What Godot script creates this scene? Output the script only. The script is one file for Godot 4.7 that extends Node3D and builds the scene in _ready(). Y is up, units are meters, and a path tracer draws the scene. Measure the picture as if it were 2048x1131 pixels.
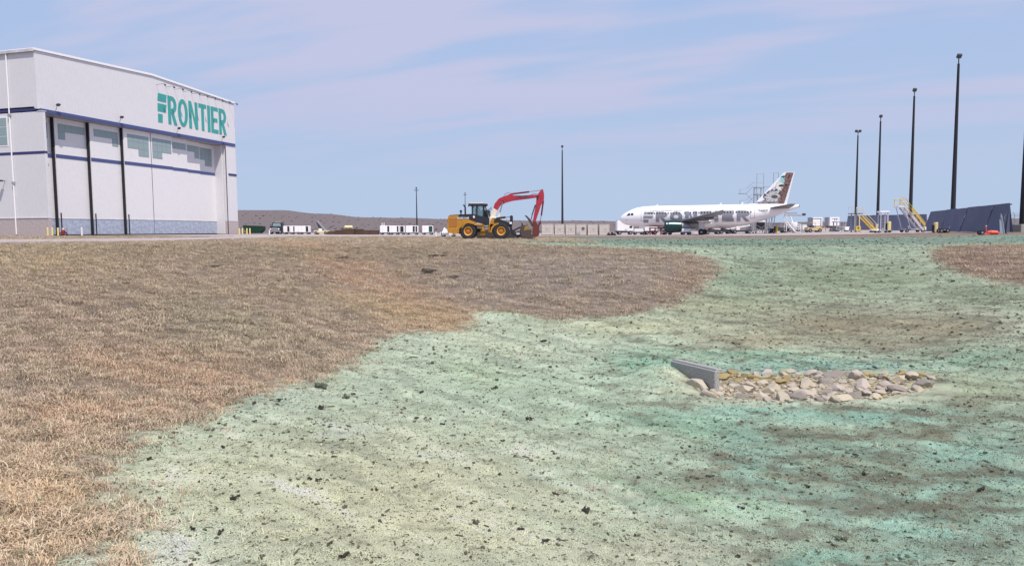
extends Node3D
# An airport hangar, an airliner and ground equipment beyond a freshly hydroseeded detention basin.
# y up, metres; the apron by the airliner is at y = 0.15, the camera stands on the basin's near bank.

var M := {}
var rng := RandomNumberGenerator.new()
var taken := {}

class MB:
	var v := PackedVector3Array()
	var n := PackedVector3Array()
	var u := PackedVector2Array()
	var x := Transform3D()
	func tri(a: Vector3, b: Vector3, c: Vector3) -> void:
		var A := x * a
		var B := x * b
		var C := x * c
		var N := (B - A).cross(C - A).normalized()
		v.append(A); v.append(C); v.append(B)
		n.append(N); n.append(N); n.append(N)
	func quad(a: Vector3, b: Vector3, c: Vector3, d: Vector3) -> void:
		tri(a, b, c); tri(a, c, d)
	func smooth(a: Vector3, b: Vector3, c: Vector3, na: Vector3, nb: Vector3, nc: Vector3) -> void:
		v.append(x * a); v.append(x * c); v.append(x * b)
		n.append((x.basis * na).normalized()); n.append((x.basis * nc).normalized()); n.append((x.basis * nb).normalized())
	func box(c: Vector3, s: Vector3) -> void:
		var h := s * 0.5
		var p := []
		for i in 8:
			p.append(c + Vector3(h.x * (1 if i & 1 else -1), h.y * (1 if i & 2 else -1), h.z * (1 if i & 4 else -1)))
		quad(p[4], p[5], p[7], p[6]); quad(p[1], p[0], p[2], p[3])
		quad(p[5], p[1], p[3], p[7]); quad(p[0], p[4], p[6], p[2])
		quad(p[6], p[7], p[3], p[2]); quad(p[0], p[1], p[5], p[4])
	func span(a: Vector3, b: Vector3) -> void:
		box((a + b) * 0.5, (b - a).abs())
	func cbox(c: Vector3, s: Vector3, k := 0.04) -> void:   # a box with chamfered edges
		var h := s * 0.5
		var f := func(sx: float, sy: float, sz: float, w: int) -> Vector3:
			return c + Vector3(sx * (h.x - (0.0 if w == 0 else k)), sy * (h.y - (0.0 if w == 1 else k)), sz * (h.z - (0.0 if w == 2 else k)))
		for s1 in [-1.0, 1.0]:
			_face([f.call(s1, -1.0, -1.0, 0), f.call(s1, 1.0, -1.0, 0), f.call(s1, 1.0, 1.0, 0), f.call(s1, -1.0, 1.0, 0)], c)
			_face([f.call(-1.0, s1, -1.0, 1), f.call(1.0, s1, -1.0, 1), f.call(1.0, s1, 1.0, 1), f.call(-1.0, s1, 1.0, 1)], c)
			_face([f.call(-1.0, -1.0, s1, 2), f.call(1.0, -1.0, s1, 2), f.call(1.0, 1.0, s1, 2), f.call(-1.0, 1.0, s1, 2)], c)
			for s2 in [-1.0, 1.0]:
				_face([f.call(s1, s2, -1.0, 0), f.call(s1, s2, 1.0, 0), f.call(s1, s2, 1.0, 1), f.call(s1, s2, -1.0, 1)], c)
				_face([f.call(s1, -1.0, s2, 0), f.call(s1, 1.0, s2, 0), f.call(s1, 1.0, s2, 2), f.call(s1, -1.0, s2, 2)], c)
				_face([f.call(-1.0, s1, s2, 1), f.call(1.0, s1, s2, 1), f.call(1.0, s1, s2, 2), f.call(-1.0, s1, s2, 2)], c)
				for s3 in [-1.0, 1.0]:
					_face([f.call(s1, s2, s3, 0), f.call(s1, s2, s3, 1), f.call(s1, s2, s3, 2)], c)
	func _face(p: Array, c: Vector3) -> void:
		var N: Vector3 = (p[1] - p[0]).cross(p[2] - p[0])
		if N.dot(p[0] - c) < 0.0:
			p.reverse()
		tri(p[0], p[1], p[2])
		if p.size() > 3:
			tri(p[0], p[2], p[3])
	func cyl(a: Vector3, b: Vector3, r0: float, r1 := -1.0, seg := 10, cap := true) -> void:
		if r1 < 0.0:
			r1 = r0
		var d := (b - a).normalized()
		var s := d.cross(Vector3.UP if absf(d.y) < 0.9 else Vector3.RIGHT).normalized()
		var t := s.cross(d)
		for i in seg:
			var a0 := TAU * i / seg
			var a1 := TAU * (i + 1) / seg
			var n0 := s * cos(a0) + t * sin(a0)
			var n1 := s * cos(a1) + t * sin(a1)
			smooth(a + n0 * r0, b + n1 * r1, a + n1 * r0, n0, n1, n1)
			smooth(a + n0 * r0, b + n0 * r1, b + n1 * r1, n0, n0, n1)
			if cap:
				tri(a, a + n0 * r0, a + n1 * r0)
				tri(b, b + n1 * r1, b + n0 * r1)
	func pipe(p: Array, r: float, seg := 6) -> void:
		for i in p.size() - 1:
			cyl(p[i], p[i + 1], r, r, seg)
	func prism(p: Array, z0: float, z1: float) -> void:   # an outline in x, y drawn out from z0 to z1
		var q := PackedVector2Array(p)
		if Geometry2D.is_polygon_clockwise(q):
			q.reverse()
		var t := Geometry2D.triangulate_polygon(q)
		for i in range(0, t.size(), 3):
			var a := q[t[i]]
			var b := q[t[i + 1]]
			var c := q[t[i + 2]]
			if (b - a).cross(c - a) < 0.0:
				var k := b
				b = c
				c = k
			tri(Vector3(a.x, a.y, z1), Vector3(b.x, b.y, z1), Vector3(c.x, c.y, z1))
			tri(Vector3(a.x, a.y, z0), Vector3(c.x, c.y, z0), Vector3(b.x, b.y, z0))
		for i in q.size():
			var a := q[i]
			var b := q[(i + 1) % q.size()]
			quad(Vector3(a.x, a.y, z0), Vector3(b.x, b.y, z0), Vector3(b.x, b.y, z1), Vector3(a.x, a.y, z1))
	func lathe(o: Vector3, d: Vector3, pr: Array, seg := 20) -> void:   # pr: (distance along d, radius), outward side to the left of the way
		var s := d.cross(Vector3.UP if absf(d.y) < 0.9 else Vector3.RIGHT).normalized()
		var t := s.cross(d)
		for k in pr.size() - 1:
			var p: Vector2 = pr[k]
			var q: Vector2 = pr[k + 1]
			var e := (q - p).normalized()
			for i in seg:
				var n0 := s * cos(TAU * i / seg) + t * sin(TAU * i / seg)
				var n1 := s * cos(TAU * (i + 1) / seg) + t * sin(TAU * (i + 1) / seg)
				var m0 := n0 * e.x - d * e.y
				var m1 := n1 * e.x - d * e.y
				var a := o + d * p.x
				var b := o + d * q.x
				if p.y > 1e-5:
					smooth(a + n0 * p.y, b + n1 * q.y, a + n1 * p.y, m0, m1, m1)
				if q.y > 1e-5:
					smooth(a + n0 * p.y, b + n0 * q.y, b + n1 * q.y, m0, m0, m1)
	func mesh() -> ArrayMesh:
		var a := []
		a.resize(Mesh.ARRAY_MAX)
		a[Mesh.ARRAY_VERTEX] = v
		a[Mesh.ARRAY_NORMAL] = n
		if u.size() == v.size():
			a[Mesh.ARRAY_TEX_UV] = u
		var m := ArrayMesh.new()
		m.add_surface_from_arrays(Mesh.PRIMITIVE_TRIANGLES, a)
		return m

func numbered(called: String) -> String:
	if not taken.has(called):
		taken[called] = 0
		return called
	taken[called] += 1
	return "%s_%03d" % [called, taken[called]]

func thing(called: String, label: String, category: String, at: Vector3, turn := 0.0, group := "") -> Node3D:
	var o := Node3D.new()
	o.name = numbered(called)
	add_child(o)
	o.position = at
	o.rotation.y = turn
	tag(o, label, category, group)
	return o

func tag(o: Node, label: String, category := "", group := "", kind := "") -> void:
	if label: o.set_meta("label", label)
	if category: o.set_meta("category", category)
	if group: o.set_meta("group", group)
	if kind: o.set_meta("kind", kind)

func put(called: String, m: Mesh, mat: Material, parent: Node) -> MeshInstance3D:
	var o := MeshInstance3D.new()
	o.name = numbered(called) if parent == self else called
	o.mesh = m
	o.material_override = mat
	parent.add_child(o, true)
	return o

func obj(called: String, b: MB, mat: Material, parent: Node) -> MeshInstance3D:
	return put(called, b.mesh(), mat, parent)

func bx(called: String, c: Vector3, s: Vector3, mat: Material, parent: Node, k := 0.0) -> MeshInstance3D:
	var b := MB.new()
	if k > 0.0: b.cbox(c, s, k)
	else: b.box(c, s)
	return obj(called, b, mat, parent)

func cy(called: String, a: Vector3, c: Vector3, r: float, mat: Material, parent: Node, r1 := -1.0, seg := 10) -> MeshInstance3D:
	var b := MB.new()
	b.cyl(a, c, r, r1, seg)
	return obj(called, b, mat, parent)

func pr(called: String, p: Array, z0: float, z1: float, mat: Material, parent: Node) -> MeshInstance3D:
	var b := MB.new()
	b.prism(p, z0, z1)
	return obj(called, b, mat, parent)

func copy(o: Node3D, label: String, at: Vector3, turn := 0.0) -> Node3D:
	var c := o.duplicate() as Node3D
	c.name = numbered(String(o.name).rstrip("0123456789").trim_suffix("_"))
	add_child(c)
	c.position = at
	c.rotation.y = turn
	c.set_meta("label", label)
	return c

func words(text: String, height: float, mat: Material, parent: Node, at: Vector3, wide := 1.0) -> void:
	var t := TextMesh.new()
	var f := SystemFont.new()
	f.font_names = PackedStringArray(["Droid Sans"])
	f.font_weight = 700
	t.font = f
	t.text = text
	t.font_size = 32
	t.pixel_size = height / 23.0
	t.depth = 0.01
	var o := put("lettering", t, mat, parent)
	o.position = at
	o.scale.x = wide

func rgb(r: float, g: float, b: float) -> Color:   # a linear base colour
	return Color(r, g, b).linear_to_srgb()

func mat(called: String, c: Color, rough := 0.8, metal := 0.0, bumps: Texture2D = null, deep := 0.0, scale := 1.0) -> StandardMaterial3D:
	var m := StandardMaterial3D.new()
	m.resource_name = called
	m.albedo_color = c
	m.roughness = rough
	m.metallic = metal
	if bumps:
		m.albedo_texture = bumps
		m.uv1_triplanar = true
		m.uv1_scale = Vector3.ONE * scale
		if deep > 0.0:
			m.heightmap_enabled = true
			m.heightmap_texture = bumps
			m.heightmap_scale = deep
	M[called] = m
	return m

func noise_tex(size: int, freq: float, oct: int, lo: float, hi: float, kind := FastNoiseLite.TYPE_SIMPLEX_SMOOTH, sd := 1) -> NoiseTexture2D:
	var n := FastNoiseLite.new()
	n.noise_type = kind
	n.frequency = freq
	n.fractal_octaves = oct
	n.seed = sd
	var t := NoiseTexture2D.new()
	t.width = size
	t.height = size
	t.seamless = true
	t.noise = n
	var g := Gradient.new()
	g.set_color(0, Color(lo, lo, lo))
	g.set_color(1, Color(hi, hi, hi))
	t.color_ramp = g
	return t

func fnoise(freq: float, sd: int, oct := 3) -> FastNoiseLite:
	var n := FastNoiseLite.new()
	n.noise_type = FastNoiseLite.TYPE_SIMPLEX_SMOOTH
	n.frequency = freq
	n.seed = sd
	n.fractal_octaves = oct
	return n

# ------------------------------------------------------------------ camera, sky, sun

func _ready() -> void:
	rng.seed = 11
	var cam := Camera3D.new()
	cam.name = "camera"
	cam.position = Vector3(0, 1.2, 0)
	cam.rotation = Vector3(-0.07379, 0.0, -0.008)
	cam.fov = 43.99
	cam.near = 0.05
	cam.far = 6000.0
	add_child(cam)
	cam.current = true
	var sun := DirectionalLight3D.new()
	sun.name = "sun"
	sun.light_energy = 1.4
	sun.light_color = Color(1.0, 0.965, 0.92)
	sun.light_angular_distance = 0.5
	sun.shadow_enabled = true
	add_child(sun)
	sun.look_at_from_position(Vector3(0.33, 1.0, 0.5) * 50.0, Vector3.ZERO)
	var env := Environment.new()
	env.background_mode = Environment.BG_SKY
	env.sky = Sky.new()
	var pano := PanoramaSkyMaterial.new()
	pano.panorama = ImageTexture.create_from_image(sky_image())
	env.sky.sky_material = pano
	env.tonemap_mode = Environment.TONE_MAPPER_LINEAR
	env.tonemap_exposure = 1.0
	env.sdfgi_enabled = true
	env.ssao_enabled = true
	env.ssil_enabled = true
	var we := WorldEnvironment.new()
	we.name = "world_environment"
	we.environment = env
	add_child(we)
	materials()
	ground_data()
	ground()
	hills()
	pavements()
	hangar()
	airliner()
	loader()
	excavator()
	masts()
	blast_fences()
	left_equipment()
	middle_equipment()
	right_equipment()
	riprap()
	clods()
	mulch_and_grass()

func sky_image() -> Image:
	var W := 2048
	var H := 1024
	var im := Image.create(W, H, false, Image.FORMAT_RGBF)
	var big := fnoise(1.0, 5, 4)
	var fine := fnoise(1.0, 9, 4)
	var zen := Vector3(0.30, 0.44, 0.80)
	var mid := Vector3(0.40, 0.53, 0.80)
	var hor := Vector3(0.475, 0.59, 0.785)
	var cloud := Vector3(0.55, 0.575, 0.78)
	im.fill(Color(hor.x, hor.y, hor.z))
	for j in H / 2 + 2:
		var el := PI * (0.5 - (j + 0.5) / H)
		var s := maxf(sin(el), 0.0)
		var base := hor.lerp(mid, smoothstep(0.0, 0.33, s)).lerp(zen, smoothstep(0.3, 0.95, s))
		var cl := cos(el)
		var inv := 1.0 / (s + 0.10)
		for i in W:
			var az := TAU * (i + 0.5) / W
			var dx := sin(az) * cl * inv
			var dz := cos(az) * cl * inv
			# thin cirrus on a high layer, drawn out along the wind
			var q := dx * 0.34 + dz * 0.94
			var p := dx * 0.94 - dz * 0.34
			var a := 0.8 * big.get_noise_2d(p * 0.3 + 3.1, q * 0.8) + 0.5 * fine.get_noise_2d(p * 0.7 + 8.0, q * 3.6)
			a += 0.16 * exp(-pow((s - 0.19) / 0.07, 2.0))
			var k := smoothstep(-0.16, 0.40, a) * smoothstep(0.04, 0.20, s)
			var c := base.lerp(cloud, 0.9 * k)
			im.set_pixel(i, j, Color(c.x, c.y, c.z))
	return im

func materials() -> void:
	var n1 := noise_tex(512, 0.012, 5, 0.80, 1.0, FastNoiseLite.TYPE_SIMPLEX_SMOOTH, 3)
	var n2 := noise_tex(512, 0.05, 4, 0.55, 1.0, FastNoiseLite.TYPE_SIMPLEX_SMOOTH, 4)
	mat("white_metal", rgb(0.72, 0.71, 0.75), 0.6, 0.0, n1, 0.0, 0.07)
	mat("cladding", rgb(0.80, 0.79, 0.83), 0.62, 0.0, clad_tex(), 0.0, 0.25)
	mat("door_skin", rgb(0.85, 0.84, 0.87), 0.62, 0.0, clad_tex(), 0.0, 0.25)
	mat("trim_white", rgb(0.85, 0.85, 0.88), 0.5)
	mat("navy", rgb(0.030, 0.036, 0.14), 0.5)
	mat("stripe_blue", rgb(0.065, 0.085, 0.23), 0.5)
	mat("door_base", rgb(0.50, 0.56, 0.71), 0.55, 0.0, n1, 0.0, 0.2)
	mat("masonry", rgb(0.60, 0.515, 0.52), 0.9, 0.0, n1, 0.3, 0.6)
	mat("rubber_black", rgb(0.012, 0.012, 0.02), 0.8)
	mat("pane", rgb(0.27, 0.36, 0.375), 0.3)
	mat("teal", rgb(0.05, 0.34, 0.32), 0.5)
	mat("steel", rgb(0.30, 0.31, 0.34), 0.5, 0.3)
	mat("grey_paint", rgb(0.33, 0.34, 0.38), 0.6)
	mat("dark_grey", rgb(0.06, 0.065, 0.08), 0.6)
	mat("plane_white", rgb(0.88, 0.88, 0.90), 0.3)
	mat("plane_belly", rgb(0.62, 0.62, 0.64), 0.4)
	mat("plane_letter", rgb(0.26, 0.265, 0.30), 0.4)
	mat("wing_grey", rgb(0.15, 0.15, 0.17), 0.5)
	mat("nacelle_green", rgb(0.004, 0.042, 0.040), 0.35)
	mat("glass_dark", rgb(0.02, 0.025, 0.035), 0.12)
	var gl := mat("cab_glass", Color(0.55, 0.75, 0.8, 0.25), 0.05)
	gl.transparency = BaseMaterial3D.TRANSPARENCY_ALPHA
	mat("loader_yellow", rgb(0.62, 0.30, 0.035), 0.45, 0.0, n1, 0.0, 0.8)
	mat("loader_grille", rgb(0.40, 0.16, 0.035), 0.7)
	mat("loader_black", rgb(0.022, 0.024, 0.035), 0.5)
	mat("tyre", rgb(0.055, 0.053, 0.062), 0.9, 0.0, n2, 0.3, 2.0)
	mat("rim_yellow", rgb(0.68, 0.34, 0.06), 0.5)
	mat("bucket_steel", rgb(0.16, 0.11, 0.095), 0.65, 0.2, n2, 0.3, 1.5)
	mat("worn_yellow", rgb(0.50, 0.32, 0.10), 0.6, 0.0, n2, 0.0, 1.0)
	mat("excavator_red", rgb(0.55, 0.045, 0.075), 0.4, 0.0, n1, 0.0, 0.5)
	mat("dark_red", rgb(0.16, 0.012, 0.03), 0.5)
	mat("rust_red", rgb(0.26, 0.06, 0.05), 0.7, 0.0, n2, 0.0, 1.0)
	mat("cream", rgb(0.74, 0.67, 0.58), 0.6)
	mat("chrome", rgb(0.6, 0.6, 0.62), 0.25, 1.0)
	mat("mast_brown", rgb(0.030, 0.028, 0.042), 0.75, 0.0, n2, 0.0, 0.5)
	mat("tarp", rgb(0.155, 0.172, 0.285), 0.7, 0.0, n2, 0.6, 0.35)
	mat("tarp_torn", rgb(0.20, 0.24, 0.30), 0.8)
	mat("concrete", rgb(0.56, 0.55, 0.53), 0.9, 0.0, n2, 0.4, 1.2)
	mat("bollard_yellow", rgb(0.80, 0.66, 0.26), 0.5)
	mat("bollard_white", rgb(0.80, 0.78, 0.74), 0.6)
	mat("hydrant_red", rgb(0.22, 0.02, 0.035), 0.5)
	mat("dumpster_green", rgb(0.012, 0.085, 0.055), 0.55, 0.0, n2, 0.0, 0.6)
	mat("truck_navy", rgb(0.014, 0.018, 0.035), 0.3)
	mat("equip_white", rgb(0.88, 0.87, 0.88), 0.5)
	mat("louvre_dark", rgb(0.035, 0.035, 0.06), 0.6)
	mat("louvre_green", rgb(0.015, 0.09, 0.06), 0.6)
	mat("pallet_wood", rgb(0.17, 0.10, 0.065), 0.9, 0.0, n2, 0.3, 1.0)
	mat("tan", rgb(0.58, 0.46, 0.30), 0.8)
	mat("crate", rgb(0.95, 0.87, 0.80), 0.8, 0.0, n2, 0.0, 0.35)
	mat("equip_yellow", rgb(0.66, 0.47, 0.10), 0.55)
	mat("pale_yellow", rgb(0.78, 0.66, 0.36), 0.55)
	mat("orange_red", rgb(0.70, 0.10, 0.07), 0.5)
	mat("rail_lavender", rgb(0.58, 0.56, 0.66), 0.5)
	mat("rock_pale", rgb(0.84, 0.74, 0.57), 0.9, 0.0, n2, 1.0, 2.2)
	mat("rock_pink", rgb(0.78, 0.67, 0.57), 0.9, 0.0, n2, 1.0, 2.2)
	mat("rock_ochre", rgb(0.60, 0.47, 0.22), 0.9, 0.0, n2, 1.0, 2.2)
	mat("rock_grey", rgb(0.46, 0.40, 0.35), 0.9, 0.0, n2, 1.0, 2.2)
	mat("rock_dusted", rgb(0.42, 0.56, 0.49), 0.95, 0.0, n2, 1.0, 2.2)
	mat("soil", rgb(0.075, 0.062, 0.045), 0.95, 0.0, n2, 1.0, 6.0)
	mat("soil_mound", rgb(0.15, 0.115, 0.085), 0.95, 0.0, n2, 1.0, 6.0)
	mat("soil_mulch", rgb(0.20, 0.215, 0.16), 0.95, 0.0, n2, 1.0, 6.0)
	mat("apron_concrete", rgb(0.68, 0.575, 0.55), 0.9, 0.0, n2, 0.0, 0.05)
	mat("road_concrete", rgb(0.66, 0.56, 0.535), 0.9, 0.0, n2, 0.0, 0.12)
	mat("fence_wire", rgb(0.36, 0.36, 0.40), 0.5, 0.4)
	mat("sage", rgb(0.10, 0.085, 0.065), 0.95)

func clad_tex() -> Texture2D:   # sheet cladding: ribs and weather streaks run up the wall
	if M.has("_clad"):
		return M["_clad"]
	var S := 512
	var im := Image.create(S, S, false, Image.FORMAT_RGB8)
	var a := fnoise(0.02, 21, 3)
	for y in S:
		for x in S:
			var streak := a.get_noise_2d(x * 3.0, y * 0.12) * 0.022 + a.get_noise_2d(x * 0.5, y * 0.5) * 0.012
			var rib := 0.03 if (x % 32) < 3 else 0.0
			var k := 0.94 + streak - rib
			im.set_pixel(x, y, Color(k, k, k * 0.998))
	M["_clad"] = ImageTexture.create_from_image(im)
	return M["_clad"]

# ------------------------------------------------------------------ the lie of the land

const LAND := [[0.0, 0.0, -0.45], [-3, 0, -0.5], [3, 0, -0.62], [-6, -1, -0.55], [0, 4, 0], [-3.3, -4.5, -0.9], [-5.3, -7.2, -1], [-6.9, -9.5, -1], [-9.1, -12.5, -0.83], [-13.1, -18, -0.44], [-22, -30, 0.6], [0, -5.6, -1.5], [3.5, -6.2, -1.8], [4, -9, -1.9], [7.5, -9, -1.92], [6, -13, -1.95], [2.6, -13, -1.85], [9, -13, -1.85], [10, -8, -1.8], [6, -5.5, -1.7], [14, -12, -1.3], [20, -14, -0.4], [28, -14, 0.4], [16, -20, -0.9], [24, -28, 0], [14, -5, -1.1], [20, -5, -0.2], [8, -17, -1.75], [10, -21, -1.3], [13, -29, -0.55], [15.5, -34, 0.1], [16, -38, 0.26], [7, -36, 0.32], [3.3, -20.5, -1.36], [3.3, -26, -0.5], [-5.8, -36, 0.44], [-3.4, -21, -1.35], [-4.5, -28, -0.55], [-15, -34, 0.55], [-8.9, -20, -0.7], [-6.2, -14, -1.1], [-4.7, -10.5, -1.3], [-3.1, -7, -1.25], [-2.2, -13.5, -1.6], [-1.4, -9, -1.6], [19, -27, -0.2], [25, -36, 0.26], [0, -36, 0.4], [0, -17, -1.75], [-30, -30, 0.75], [-30, -44, 0.77], [-10, -44, 0.58], [8, -44, 0.38], [25, -44, 0.22], [40, -44, 0.2], [40, -30, 0.3], [40, -15, 0.5], [-28, -12, 0.3], [-20, -5, 0.1], [-15, 5, 0.2], [0, 9, 0.2], [15, 6, 0.1], [28, 2, 0.4], [40, 5, 0.5], [-30, 5, 0.4]]
const RISE_X := [-120.0, -64.0, -2.5, 20.0, 35.0, 50.0, 62.0, 80.0, 140.0]
const RISE_Y := [1.1, 1.1, 0.5, 0.22, 0.15, 0.3, 0.55, 0.6, 0.6]
const X0 := -32.0
const Z0 := -46.0
const HX := 149
const HZ := 109
const CX := 297
const CZ := 217
var hgrid := PackedFloat32Array()
var brown_col := PackedColorArray()
var mulch_col := PackedColorArray()
var brown := PackedFloat32Array()
var n_low := fnoise(0.9, 31, 3)
var n_mid := fnoise(4.0, 32, 3)
var n_rill := fnoise(1.0, 33, 3)
var n_warp := fnoise(0.8, 34, 4)
var n_spot := fnoise(3.2, 35, 2)
var n_wear := fnoise(1.0, 36, 4)

func rise(x: float) -> float:
	for i in 8:
		if x < RISE_X[i + 1]:
			return lerpf(RISE_Y[i], RISE_Y[i + 1], clampf((x - RISE_X[i]) / (RISE_X[i + 1] - RISE_X[i]), 0.0, 1.0))
	return 0.6

func ground_data() -> void:
	# a thin plate laid over the surveyed points
	var n := LAND.size()
	var a := []
	for i in n + 3:
		var row := PackedFloat64Array()
		row.resize(n + 4)
		if i < n:
			for j in n:
				var r2 := Vector2(LAND[i][0] - LAND[j][0], LAND[i][1] - LAND[j][1]).length_squared()
				row[j] = 0.5 * r2 * log(r2) if r2 > 0.0 else 2.0
			row[n] = 1.0; row[n + 1] = LAND[i][0]; row[n + 2] = LAND[i][1]; row[n + 3] = LAND[i][2]
		else:
			for j in n:
				row[j] = 1.0 if i == n else LAND[j][i - n - 1]
		a.append(row)
	for c in n + 3:
		var best := c
		for r in range(c + 1, n + 3):
			if absf(a[r][c]) > absf(a[best][c]): best = r
		var t = a[c]
		a[c] = a[best]
		a[best] = t
		for r in n + 3:
			if r != c and a[r][c] != 0.0:
				var f: float = a[r][c] / a[c][c]
				for k in range(c, n + 4):
					a[r][k] -= f * a[c][k]
	var w := PackedFloat64Array()
	for i in n + 3:
		w.append(a[i][n + 3] / a[i][i])
	var lx := PackedFloat64Array()
	var lz := PackedFloat64Array()
	for p in LAND:
		lx.append(p[0]); lz.append(p[1])
	hgrid.resize(HX * HZ)
	for j in HZ:
		var z := Z0 + j * 0.5
		for i in HX:
			var x := X0 + i * 0.5
			var s := w[n] + w[n + 1] * x + w[n + 2] * z
			for k in n:
				var dx := x - lx[k]
				var dz := z - lz[k]
				var r2 := dx * dx + dz * dz
				if r2 > 0.0:
					s += w[k] * 0.5 * r2 * log(r2)
			var e := maxf(absf(x - 4.0) / 34.0, absf(z + 19.0) / 25.0)
			hgrid[j * HX + i] = lerpf(s, rise(x), smoothstep(0.85, 1.0, e))
	# dye, soil and thatch
	brown_col.resize(CX * CZ); mulch_col.resize(CX * CZ); brown.resize(CX * CZ)
	brown_col.fill(Color(0.36, 0.277, 0.203)); mulch_col.fill(Color(0.510, 0.584, 0.420))
	var p1 := PackedVector2Array(BANK)
	var p2 := PackedVector2Array(MOUND)
	for j in CZ:
		for i in CX:
			var q := Vector2(X0 + i * 0.25, Z0 + j * 0.25)
			brown[j * CX + i] = 1.0 if Geometry2D.is_point_in_polygon(q, p1) or Geometry2D.is_point_in_polygon(q, p2) else 0.0
	for it in 14:
		var b2 := brown.duplicate()
		for j in range(1, CZ - 1):
			for i in range(1, CX - 1):
				var k := j * CX + i
				brown[k] = (b2[k] * 2.0 + b2[k - 1] + b2[k + 1] + b2[k - CX] + b2[k + CX]) / 6.0
	for bi in DYE.size():
		var d: Array = DYE[bi]
		# half-axes back from the inverse matrix, for the box of cells to visit
		var det: float = d[2] * d[5] - d[3] * d[4]
		var ax := 2.2 * (absf(d[5] / det) + absf(d[3] / det))
		var az := 2.2 * (absf(d[4] / det) + absf(d[2] / det))
		var col := Color(d[6], d[7], d[8])
		for j in range(maxi(0, int((d[1] - az - Z0) * 4)), mini(CZ, int((d[1] + az - Z0) * 4) + 1)):
			for i in range(maxi(0, int((d[0] - ax - X0) * 4)), mini(CX, int((d[0] + ax - X0) * 4) + 1)):
				var dx: float = X0 + i * 0.25 - d[0]
				var dz: float = Z0 + j * 0.25 - d[1]
				var u: float = d[2] * dx + d[3] * dz
				var v: float = d[4] * dx + d[5] * dz
				var k: float = d[9] * exp(-(u * u + v * v) * 1.1)
				if k > 0.01:
					var c := j * CX + i
					if bi < 16: brown_col[c] = brown_col[c].lerp(col, k)
					else: mulch_col[c] = mulch_col[c].lerp(col, k)

func lay(x: float, z: float) -> float:   # height without lumps
	var gx := (x - X0) * 2.0
	var gz := (z - Z0) * 2.0
	if gx < 0.0 or gz < 0.0 or gx >= HX - 1 or gz >= HZ - 1:
		return rise(x)
	var i := int(gx)
	var j := int(gz)
	var k := j * HX + i
	var fx := gx - i
	var fz := gz - j
	var y := lerpf(lerpf(hgrid[k], hgrid[k + 1], fx), lerpf(hgrid[k + HX], hgrid[k + HX + 1], fx), fz)
	if x > 1.0 and x < 6.0 and z < -12.0 and z > -17.0:   # spoil banked against the headwall
		y += 0.30 * exp(-((x - 3.0) * (x - 3.0) / 0.30 + (z + 14.2) * (z + 14.2) / 0.9))
	return y

func brown_raw(x: float, z: float) -> float:
	var wx := x + 0.22 * n_warp.get_noise_2d(x * 1.6, z * 1.6) + 0.22 * n_spot.get_noise_2d(x * 1.5, z * 1.5 + 50.0)
	var wz := z + 0.22 * n_spot.get_noise_2d(x * 1.5 + 90.0, z * 1.5) + 0.30 * n_warp.get_noise_2d(x * 1.6 + 71.0, z * 1.6)
	var gx := (wx - X0) * 4.0
	var gz := (wz - Z0) * 4.0
	if gx < 0.0 or gz < 0.0 or gx >= CX - 1 or gz >= CZ - 1:
		return 1.0 if z < -74.0 or x < -2.0 + n_warp.get_noise_2d(x * 0.1, z * 0.1) * 3.0 or x > 60.0 or z > 2.0 else 0.0
	var k := int(gz) * CX + int(gx)
	var fx := gx - int(gx)
	var fz := gz - int(gz)
	var raw := lerpf(lerpf(brown[k], brown[k + 1], fx), lerpf(brown[k + CX], brown[k + CX + 1], fx), fz)
	return clampf(raw + 0.30 * n_mid.get_noise_2d(x * 0.9 + 5.0, z * 0.9) + 0.25 * n_mid.get_noise_2d(x * 2.6, z * 2.6), 0.0, 1.0)

func is_brown(x: float, z: float) -> float:
	return smoothstep(0.30, 0.66, brown_raw(x, z))

func furrow(x: float, z: float) -> float:   # faint tillage and runoff lines down the banks
	return n_rill.get_noise_2d((x + z) * 0.18, (x - z) * 1.5 + 1.2 * n_low.get_noise_2d(x * 0.25, z * 0.25))

func tint(g: PackedColorArray, x: float, z: float, dry := false) -> Color:
	var gx := (x + 0.7 * n_warp.get_noise_2d(x * 1.3, z * 2.2 + 9.0) - X0) * 4.0
	var gz := (z + 0.55 * n_warp.get_noise_2d(x * 1.3 + 33.0, z * 2.2) - Z0) * 4.0
	if gx < 0.0 or gz < 0.0 or gx >= CX - 1 or gz >= CZ - 1:
		return Color(0.36, 0.277, 0.203) if dry else Color(0.15, 0.25, 0.175).lerp(Color(0.27, 0.37, 0.285), smoothstep(-0.3, 0.3, n_wear.get_noise_2d(x * 0.08, z * 0.5) + 0.6 * n_wear.get_noise_2d(x * 0.5 + 7.0, z * 1.2)))
	var k := int(gz) * CX + int(gx)
	var fx := gx - int(gx)
	return g[k].lerp(g[k + 1], fx).lerp(g[k + CX].lerp(g[k + CX + 1], fx), gz - int(gz))

func lumps(x: float, z: float, far: float) -> float:
	return far * (0.030 * n_low.get_noise_2d(x, z) + 0.05 * furrow(x, z) + 0.020 * n_mid.get_noise_2d(x, z))

func height(x: float, z: float) -> float:
	return lay(x, z) + lumps(x, z, 1.0 if z > -46.0 else 0.6)

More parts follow.
